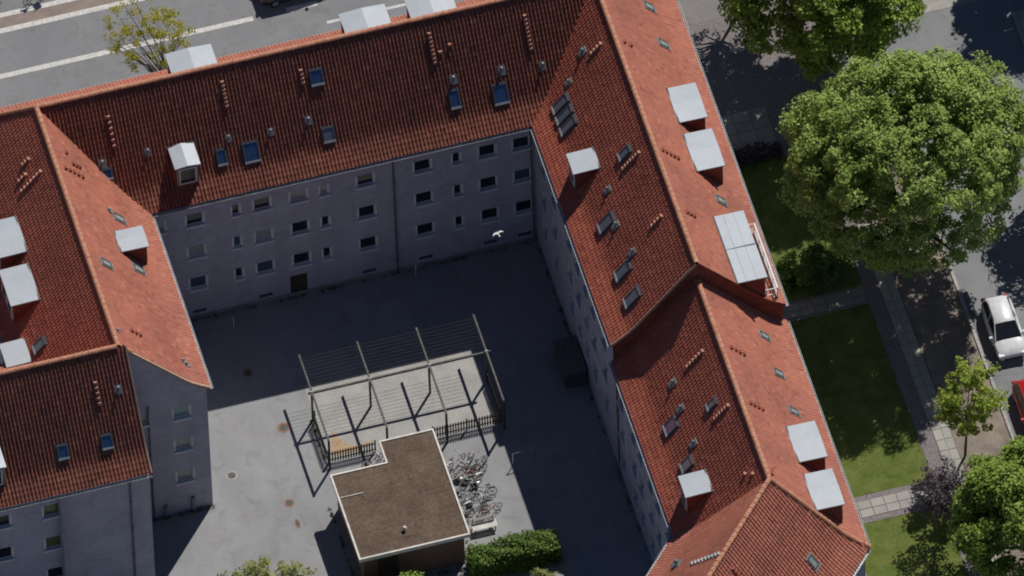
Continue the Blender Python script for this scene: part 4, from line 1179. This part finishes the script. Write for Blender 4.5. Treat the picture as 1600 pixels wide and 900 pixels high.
# ------------------------------------------------------------------ bicycles
def bike_parts(frame_mat):
    r = .33; cR, cF = (-.52, 0, r), (.55, 0, r)
    w = MB(); w.torus((0, 0, 0), (1, 0, 0), (0, 0, 1), r - .02, .022, 18, 5)
    w.tube((0, -.05, 0), (0, .05, 0), .025, n=6)
    for i in range(9):
        t = math.pi * i / 9; v = Vector((math.cos(t), 0, math.sin(t))) * (r - .02); w.tube(-v, v, .004, n=3)
    f = MB()
    bb = (-.08, 0, .28); st = (-.22, 0, .80); hd = (.36, 0, .84); hl = (.40, 0, .62)
    for p, q, rr in ((bb, st, .018), (st, hd, .016), (bb, hl, .02), (hd, hl, .02), (bb, cR, .012), (st, cR, .01), (hl, cF, .015)): f.tube(p, q, rr, n=6)
    f.tube((-.08, -.12, .28), (-.08, .12, .28), .03, n=8); f.tube(st, (-.25, 0, .92), .014, n=6)
    f.obox((-.5, 0, .70), (1, 0, 0), (0, 1, 0), (0, 0, 1), .17, .06, .012)
    f.obox((-.52, 0, .672), (1, 0, 0), (0, 1, 0), (0, 0, 1), .28, .025, .006)
    h = MB(); h.tube(hd, (.34, 0, 1.0), .014, n=6); h.tube((.34, -.28, 1.02), (.34, .28, 1.02), .014, n=6)
    for s in (-1, 1): h.tube((.34, s * .28, 1.02), (.2, s * .31, 1.0), .017, n=6)
    s = MB(); s.add([(-.40, -.09, .93), (-.40, .09, .93), (-.12, .025, .95), (-.12, -.025, .95), (-.40, -.09, .98), (-.40, .09, .98), (-.12, .025, .98), (-.12, -.025, .98)],
                    [(3, 2, 1, 0), (4, 5, 6, 7), (0, 1, 5, 4), (1, 2, 6, 5), (2, 3, 7, 6), (3, 0, 4, 7)])
    return (('wheel', w.mesh('wheel', M['rubber']), cR), ('wheel', w.mesh('wheel', M['rubber']), cF), ('frame', f.mesh('frame', frame_mat), (0, 0, 0)), ('handlebar', h.mesh('handlebar', M['chrome']), (0, 0, 0)), ('saddle', s.mesh('saddle', M['black']), (0, 0, 0)))
BIKE_MATS = [plain('bike_paint_black', (.02, .02, .022), .35), plain('bike_paint_grey', (.3, .31, .32), .35), plain('bike_paint_white', (.62, .62, .62), .35), plain('bike_paint_red', (.22, .04, .03), .35)]
BIKES = [bike_parts(mt) for mt in BIKE_MATS]
def bicycle(kind, x, y, rz, lean, label, basket=False):
    o = thing('bicycle', label, 'bicycle', (x, y, 0), 'bicycles parked beside the shed')
    o.rotation_euler = (lean, 0, rz); o.scale = (.93, .93, .93)
    for nm, me, loc in BIKES[kind]:
        c = bpy.data.objects.new(nm, me); COL.objects.link(c); c.parent = o; c.location = loc
    if basket:
        mb = MB(); X, Y, z0, z1 = .16, .2, .86, 1.08
        mb.box(.42 - .02, .42 + 2 * X, -Y, Y, z0, z0 + .015)
        for (x0, x1, y0, y1) in ((.40, .74, -Y, -Y + .015), (.40, .74, Y - .015, Y), (.40, .415, -Y + .016, Y - .016), (.725, .74, -Y + .016, Y - .016)): mb.box(x0, x1, y0, y1, z0 + .016, z1)
        me = mb.mesh('basket', M['white'] if kind != 0 else M['black']); c = bpy.data.objects.new('basket', me); COL.objects.link(c); c.parent = o
    return o
spots0 = [(-9.25, -14.75, .5, 2, 'grey bicycle nearest the pergola, by the shed wall', False), (-8.55, -15.0, .75, 1, 'grey bicycle second from the pergola', True), (-7.75, -15.2, .6, 0, 'black bicycle at the outer end of the upper row', False),
         (-9.0, -15.6, .2, 0, 'black bicycle against the shed wall in the upper row', False), (-8.15, -15.75, .35, 3, 'dark red bicycle amid the upper row', False), (-8.65, -16.15, .15, 2, 'white bicycle with basket at the foot of the upper row', True), 
         (-9.1, -17.2, .3, 1, 'grey bicycle at the top of the lower row', False), (-8.1, -17.3, -.1, 0, 'black bicycle with basket at the outer top of the lower row', True), (-8.85, -17.85, .2, 2, 'white bicycle in the middle of the lower row', False), 
         (-8.9, -18.5, .05, 0, 'black bicycle near the white bench in the lower row', False), (-8.1, -18.6, .25, 3, 'dark red bicycle at the lower end of the bicycle rows', False)]
spots = [((x + 8.9) * .85 - 8.95, y, rz, kd, l_, bk) for x, y, rz, kd, l_, bk in spots0]
for i, (x, y, rz, kd, lb_, bk) in enumerate(spots):
    bicycle(kd, x, y, rz + math.pi * (i % 2), random.uniform(-.12, .12), lb_, bk)
o = bicycle(0, -13.75, -13.3, .4, .08, 'small dark bicycle in the nook between shed and picket fence'); o['group'] = 'lone bicycles'
o = bicycle(1, -23.4, 24.9, .25, .02, 'bicycle with white basket at the top edge beside the bike lane', True); o['group'] = 'lone bicycles'
bn = thing('bench', 'pale grey slatted bench between the bicycles and the hedge', 'bench', (-8.9, -19.6, 0))
for k in range(4):
    mb = MB(); mb.box(-9.6, -8.15, -19.88 + k * .13, -19.78 + k * .13, .42, .46); mb.build('slat', M['trim'], bn)
for k in range(2):
    mb = MB(); mb.box(-9.6, -8.15, -19.36, -19.33, .58 + k * .14, .68 + k * .14); mb.build('backrest_slat', M['trim'], bn)
for x in (-9.45, -8.3):
    mb = MB(); mb.box(x - .03, x + .03, -19.86, -19.8, 0, .418); mb.build('leg', M['lead'], bn)
    mb = MB(); mb.box(x - .03, x + .03, -19.325, -19.27, 0, .86); mb.build('leg', M['lead'], bn)
    mb = MB(); mb.box(x - .03, x + .03, -19.798, -19.326, .36, .418); mb.build('crossbar', M['lead'], bn)

rl = thing('barrier_rail', 'thin pale horizontal rail standing at the shadow edge of the courtyard', 'rail', (-5.4, -15.57, 0))
mb = MB(); mb.tube((-6.14, -15.62, 1.0), (-4.69, -15.52, 1.0), .03, n=8); mb.build('rail', M['chrome'], rl)
for x, y in ((-6.1, -15.62), (-4.73, -15.52)):
    mb = MB(); mb.tube((x, y, 0), (x, y, .975), .028, n=8); mb.build('post', M['chrome'], rl)

be = thing('bin_enclosure', 'low dark timber bin enclosure in the shade against the right wing wall', 'enclosure', (-1.15, -9.9, 0))
for k in range(16):
    y = -11.15 + k * .16
    mb = MB(); mb.box(-1.78, -1.75, y, y + .145, .04, 1.12); mb.build('board', M['timber'], be)
for y in (-11.2, -8.6):
    for k in range(8):
        x = -1.745 + k * .15
        mb = MB(); mb.box(x, x + .137, y, y + .03, .04, 1.12); mb.build('board', M['timber'], be)
mb = MB(); mb.add([(-1.82, -11.24, 1.13), (-.5, -11.24, 1.3), (-.5, -8.53, 1.3), (-1.82, -8.53, 1.13), (-1.82, -11.24, 1.17), (-.5, -11.24, 1.34), (-.5, -8.53, 1.34), (-1.82, -8.53, 1.17)], [(3, 2, 1, 0), (4, 5, 6, 7), (0, 1, 5, 4), (1, 2, 6, 5), (2, 3, 7, 6), (3, 0, 4, 7)]); mb.build('lid', M['timber'], be)

# manholes, drains and posts in the courtyard
def manhole(x, y, r, label, name='manhole_cover', ring='rust', rx=1.0):
    o = thing(name, label, 'manhole' if name == 'manhole_cover' else 'drain', (x, y, 0))
    n = 20
    def disc(r0, r1, z0, z1):
        mb = MB(); vs = []
        for rr, z in ((r0, z1), (r1, z1), (r1, z0)):
            for i in range(n):
                t = 2 * math.pi * i / n; vs.append((x + math.cos(t) * rr * rx, y + math.sin(t) * rr, z))
        mb.add(vs, [(k * n + i, k * n + (i + 1) % n, (k + 1) * n + (i + 1) % n, (k + 1) * n + i) for k in range(2) for i in range(n)]); return mb
    disc(r * .68, r, 0, .012).build('ring', M[ring], o)
    mb = disc(.01, r * .66, 0, .009); mb.build('cover', M['iron'], o)
manhole(-17.84, -9.29, .36, 'round brown manhole cover left of the pergola')
manhole(-18.94, -14.63, .3, 'small rusty manhole cover left of the shed')
manhole(-18.88, -16.18, .36, 'narrow pale ringed drain below the rusty manhole', 'drain_cover', 'rust', .42)
manhole(-21.55, -11.79, .34, 'pale worn manhole cover near the left building corner', ring='concrete')
manhole(-18.76, -4.91, .3, 'rusty manhole cover in the deep courtyard shade')
for x, y, lb_ in ((-18.65, -1.5, 'thin pale post in the shade before the basement windows'), (-7.74, -0.79, 'short pale post at the foot of the long courtyard wall')):
    o = thing('post', lb_, 'post', (x, y, 0), 'thin posts in the courtyard shade')
    mb = MB(); mb.tube((x, y, 0), (x, y, .9), .03, n=8); mb.build('shaft', M['white'], o)
    mb = MB(); mb.tube((x, y, .9), (x, y, .95), .045, .02, n=8); mb.build('cap', M['white'], o)

for k, (x, y, w, h, a) in enumerate([(-21.2, -14.9, 1.3, .5, .1), (-19.9, -19.2, 2.1, .7, -.2), (-7.6, -14.0, 1.4, .45, .3), (-20.4, -8.6, .8, 1.9, .05), (-14.6, -4.4, 2.6, .6, 0.0), (-3.2, -20.5, .7, 3.2, .02)]):
    mb = MB(); c, s_ = math.cos(a), math.sin(a)
    rd = random.Random(k); pl = []
    for (ax, ay, bx, by) in ((-1, -1, 1, -1), (1, -1, 1, 1), (1, 1, -1, 1), (-1, 1, -1, -1)):
        for i in range(6):
            t = i / 6; u, v_ = (ax + (bx - ax) * t) * w * .7 + rd.uniform(-.04, .04), (ay + (by - ay) * t) * h * .7 + rd.uniform(-.04, .04)
            pl.append((x + u * c - v_ * s_, y + u * s_ + v_ * c, .004))
    mb.quad(*pl); structure('asphalt_repair', mb, asphalt('patched_asphalt_%d' % k, (0.265 + .02 * (k % 2),) * 3, (0.305 + .02 * (k % 2),) * 3, .3))
rg = np.random.default_rng(77); wp = []
for (ax, ay, bx, by, n) in ((-23.1, -.42, -.6, -.42, 60), (-.55, -.5, -.55, -29, 60), (-27.6, -13.7, -23.0, -13.7, 20), (-16.6, -22.0, -10.4, -22.0, 30), (-16.85, -21.8, -16.85, -15.6, 26), (-16.2, -12.55, -16.2, -9.3, 22), (-10.1, -21.8, -10.1, -14.2, 20)):
    t = rg.random(n); cen = np.stack([ax + (bx - ax) * t, ay + (by - ay) * t, np.zeros(n)], 1)
    for c_ in cen:
        k = rg.integers(4, 14); q = c_ + rg.normal(0, .05, (k, 3)); q[:, 2] = rg.uniform(.02, .14, k); wp.append(q)
wp = np.concatenate(wp); wn_ = rg.normal(size=wp.shape) + np.array([0, 0, .6]); wn_ /= np.linalg.norm(wn_, axis=1)[:, None]
wo = link('weeds', leaf_mesh('weeds', wp, wn_, .05, M['leaf_deep'], rg.random(len(wp)), rg, (0, 0, 0)), None, (0, 0, 0))
wo['kind'] = 'stuff'; wo['label'] = 'low green weeds along the foot of the courtyard walls'; wo['category'] = 'weeds'

# ------------------------------------------------------------------ gull in flight over the courtyard
g = thing('seagull', 'white seagull flying over the shaded courtyard', 'bird', (-4.45, -7.4, 10.5))
gx, gy, gz = 0, 0, 0
secs = [(-.24, .01, .0), (-.17, .045, .0), (-.06, .075, .0), (.07, .07, .01), (.14, .045, .03), (.19, .045, .045), (.235, .03, .04), (.28, .006, .03)]
mb = MB(); n = 8; vs = []
for (x, r, z) in secs:
    for i in range(n):
        t = 2 * math.pi * i / n; vs.append((x, math.cos(t) * r, z + math.sin(t) * r * .85))
fs = [(k * n + i, k * n + (i + 1) % n, (k + 1) * n + (i + 1) % n, (k + 1) * n + i) for k in range(len(secs) - 1) for i in range(n)]
# tail fan and wings grow out of the same mesh
mb.add(vs, fs)
mb.add([(-.2, -.03, 0), (-.2, .03, 0), (-.36, .08, 0), (-.36, -.08, 0), (-.2, -.03, .012), (-.2, .03, .012), (-.36, .08, .008), (-.36, -.08, .008)], [(0, 1, 2, 3), (7, 6, 5, 4), (0, 4, 5, 1), (1, 5, 6, 2), (2, 6, 7, 3), (3, 7, 4, 0)])
for s in (-1, 1):
    pl = [(.12, .04, .03), (-.08, .04, .02), (.15, .26, .13), (-.04, .27, .12), (.04, .50, .09), (-.06, .48, .08), (-.14, .62, .05)]
    top = [(x, s * y, z + .012) for x, y, z in pl]; bot = [(x, s * y, z - .006) for x, y, z in pl]
    mb.add(top + bot, [(0, 1, 3, 2), (2, 3, 5, 4), (4, 5, 6), (7, 9, 10, 8), (9, 11, 12, 10), (11, 13, 12), (0, 2, 9, 7), (2, 4, 11, 9), (4, 6, 13, 11), (6, 5, 12, 13), (5, 3, 10, 12), (3, 1, 8, 10)])
bme = mb.mesh('body', plain('gull_feathers', (.8, .8, .8), .6)); c = bpy.data.objects.new('body', bme); COL.objects.link(c); c.parent = g
mb = MB(); mb.tube((.275, 0, .03), (.325, 0, .02), .012, .003, 6); c = bpy.data.objects.new('beak', mb.mesh('beak', plain('gull_beak', (.6, .35, .05), .5))); COL.objects.link(c); c.parent = g
g.rotation_euler = (.15, 0, 1.9); g.scale = (.62, .62, .62)

# ------------------------------------------------------------------ cars
def car(label, x, y, rz, paint, L=4.25, W=1.78, H=1.5, suv=False):
    o = thing('parked_car', label, 'car', (x, y, 0), 'cars beside the streets', rz)
    def put(nm, mb, mat, parent=o, smooth=False):
        c = bpy.data.objects.new(nm, mb.mesh(nm, mat, smooth=smooth)); COL.objects.link(c); c.parent = parent; return c
    h = L / 2
    # body: lofted cross sections (x, half width, sill height, shoulder height, deck height)
    S = [(-h, .70, .36, .60, .66), (-h + .08, .84, .26, .78, .86), (-h + .45, .97, .2, .86, .95), (-.95, 1.0, .19, .88, .97), (0, 1.0, .19, .88, .96), (.75, 1.0, .19, .86, .95), (1.1, .99, .2, .83, .93), (h - .5, .95, .2, .76, .82), (h - .12, .84, .24, .66, .70), (h, .66, .34, .54, .57)]
    mb = MB(); vs = []
    for (sx, hw, z0, z1, z2) in S:
        w = W / 2 * hw
        vs += [(sx, -w * .9, z0), (sx, -w, z0 + .12), (sx, -w, (z0 + z1) / 2), (sx, -w * .985, z1), (sx, -w * .88, z2 - .02), (sx, -w * .45, z2 + .01),
               (sx, w * .45, z2 + .01), (sx, w * .88, z2 - .02), (sx, w * .985, z1), (sx, w, (z0 + z1) / 2), (sx, w, z0 + .12), (sx, w * .9, z0)]
    n = 12
    fs = [(k * n + i, k * n + (i + 1) % n, (k + 1) * n + (i + 1) % n, (k + 1) * n + i) for k in range(len(S) - 1) for i in range(n)]
    fs += [tuple(range(n)), tuple(range((len(S) - 1) * n, len(S) * n))]
    mb.add(vs, fs); put('body', mb, paint, smooth=True)
    # greenhouse: roof skin, pillars in paint, glass between
    zb, zt = .94, H
    xr0, xr1, xf1, xf0 = -h + .28, -h + .72, .28, 1.12      # rear foot, rear roof, front roof, windscreen foot
    wb, wt = W / 2 * .90, W / 2 * .70
    rf = MB(); rows = [(xr1 - .08, wt * .96, zt - .05), (xr1 + .2, wt, zt), (-.5, wt * 1.02, zt + .03), (xf1 - .15, wt, zt + .01), (xf1 + .05, wt * .96, zt - .05)]
    vs = []
    for (sx, w, z) in rows: vs += [(sx, -w, z - .05), (sx, -w * .93, z), (sx, 0, z + .025), (sx, w * .93, z), (sx, w, z - .05)]
    rf.add(vs, [(k * 5 + i, k * 5 + i + 1, (k + 1) * 5 + i + 1, (k + 1) * 5 + i) for k in range(4) for i in range(4)])
    put('roof', rf, paint, smooth=True)
    gl = MB(); gl.quad((xf0, -wb * .93, zb), (xf0, wb * .93, zb), (xf1 + .05, wt * .95, zt - .05), (xf1 + .05, -wt * .95, zt - .05)); put('windscreen', gl, M['glass'])
    gl = MB(); gl.quad((xr0, wb * .9, zb), (xr0, -wb * .9, zb), (xr1 - .08, -wt * .95, zt - .05), (xr1 - .08, wt * .95, zt - .05)); put('rear_window', gl, M['glass'])
    for s in (-1, 1):
        gl = MB(); gl.quad((xr0 + .1, s * wb * .965, zb), (-.42, s * wb * .985, zb), (-.45, s * wt * 1.0, zt - .06), (xr1, s * wt * .97, zt - .06)); put('side_window', gl, M['glass'])
        gl = MB(); gl.quad((-.34, s * wb * .985, zb), (xf0 - .1, s * wb * .965, zb), (xf1, s * wt * .97, zt - .06), (-.37, s * wt * 1.0, zt - .06)); put('side_window', gl, M['glass'])
        for a, c, r in (((xf0, s * wb * .95, zb), (xf1 + .03, s * wt * .97, zt - .05), .035), ((xr0 + .05, s * wb * .93, zb), (xr1 - .04, s * wt * .97, zt - .05), .06), ((-.38, s * wb * .985, zb), (-.41, s * wt, zt - .05), .04)):
            p = MB(); p.tube(a, c, r, n=6); put('pillar', p, paint)
        mi = MB(); mi.obox((.85, s * (W / 2 + .07), .98), (1, 0, 0), (0, 1, 0), (0, 0, 1), .07, .09, .06); put('mirror', mi, paint)
        hl = MB(); hl.obox((h - .16, s * W / 2 * .72, .66), (1, 0, 0), (0, 1, 0), (0, 0, 1), .12, .16, .05); put('headlight', hl, M['chrome'])
        tl = MB(); tl.obox((-h + .07, s * W / 2 * .74, .80), (1, 0, 0), (0, 1, 0), (0, 0, 1), .06, .12, .08); put('tail_light', tl, plain('tail_light_red', (.3, .01, .01), .3))
        rr = MB(); rr.tube((xr1, s * wt * .93, zt + .05), (xf1 - .1, s * wt * .93, zt + .06), .018, n=6); put('roof_rail', rr, M['black'])
        for wx in (-h + .82, h - .85):
            wm = MB(); wm.tube((wx, s * (W / 2 - .2), .32), (wx, s * (W / 2 - .005), .32), .32, n=18); wo = put('wheel', wm, M['rubber'])
            wm = MB(); wm.tube((wx, s * (W / 2 - .01), .32), (wx, s * (W / 2 + .008), .32), .2, n=12); put('rim', wm, M['chrome'], wo)
    for sx in (1.02, -.40, -h + .62):
        for s in (-1, 1):
            ln = MB(); ln.obox((sx, s * (W / 2 - .004), .62), (1, 0, 0), (0, 1, 0), (0, 0, 1), .006, .008, .24); put('door_gap', ln, M['black'])
    ln = MB(); ln.obox((h - .52, 0, .845), (1, 0, 0), (0, 1, 0), (0, 0, 1), .3, .006, .004); put('bonnet_crease', ln, paint)
    bp = MB(); bp.obox((h - .005, 0, .42), (1, 0, 0), (0, 1, 0), (0, 0, 1), .03, W * .3, .06); put('bumper', bp, M['black'])
    return o
PW = plain('white_car_paint', (.72, .73, .74), .3, .5, coat=.6)
PR = plain('red_car_paint', (.5, .015, .02), .3, .5, coat=.6)
PK = plain('black_car_paint', (.012, .012, .016), .25, .5, coat=.6)
car('white car with dark windows parked by the verge in dappled shade', 23.1, -14.45, -math.pi / 2 - .02, PW, 4.3, 1.8, 1.55)
car('red car cut by the right edge, parked behind the white car', 23.15, -20.6, -math.pi / 2, PR, 4.2, 1.76, 1.48)
car('black car on the street at the top edge', -8.95, 21.35, .02, PK, 4.3, 1.78, 1.45)
car('black car in the top left corner beyond the bike lane', -27.3, 26.0, .02, PK, 4.3, 1.78, 1.45)
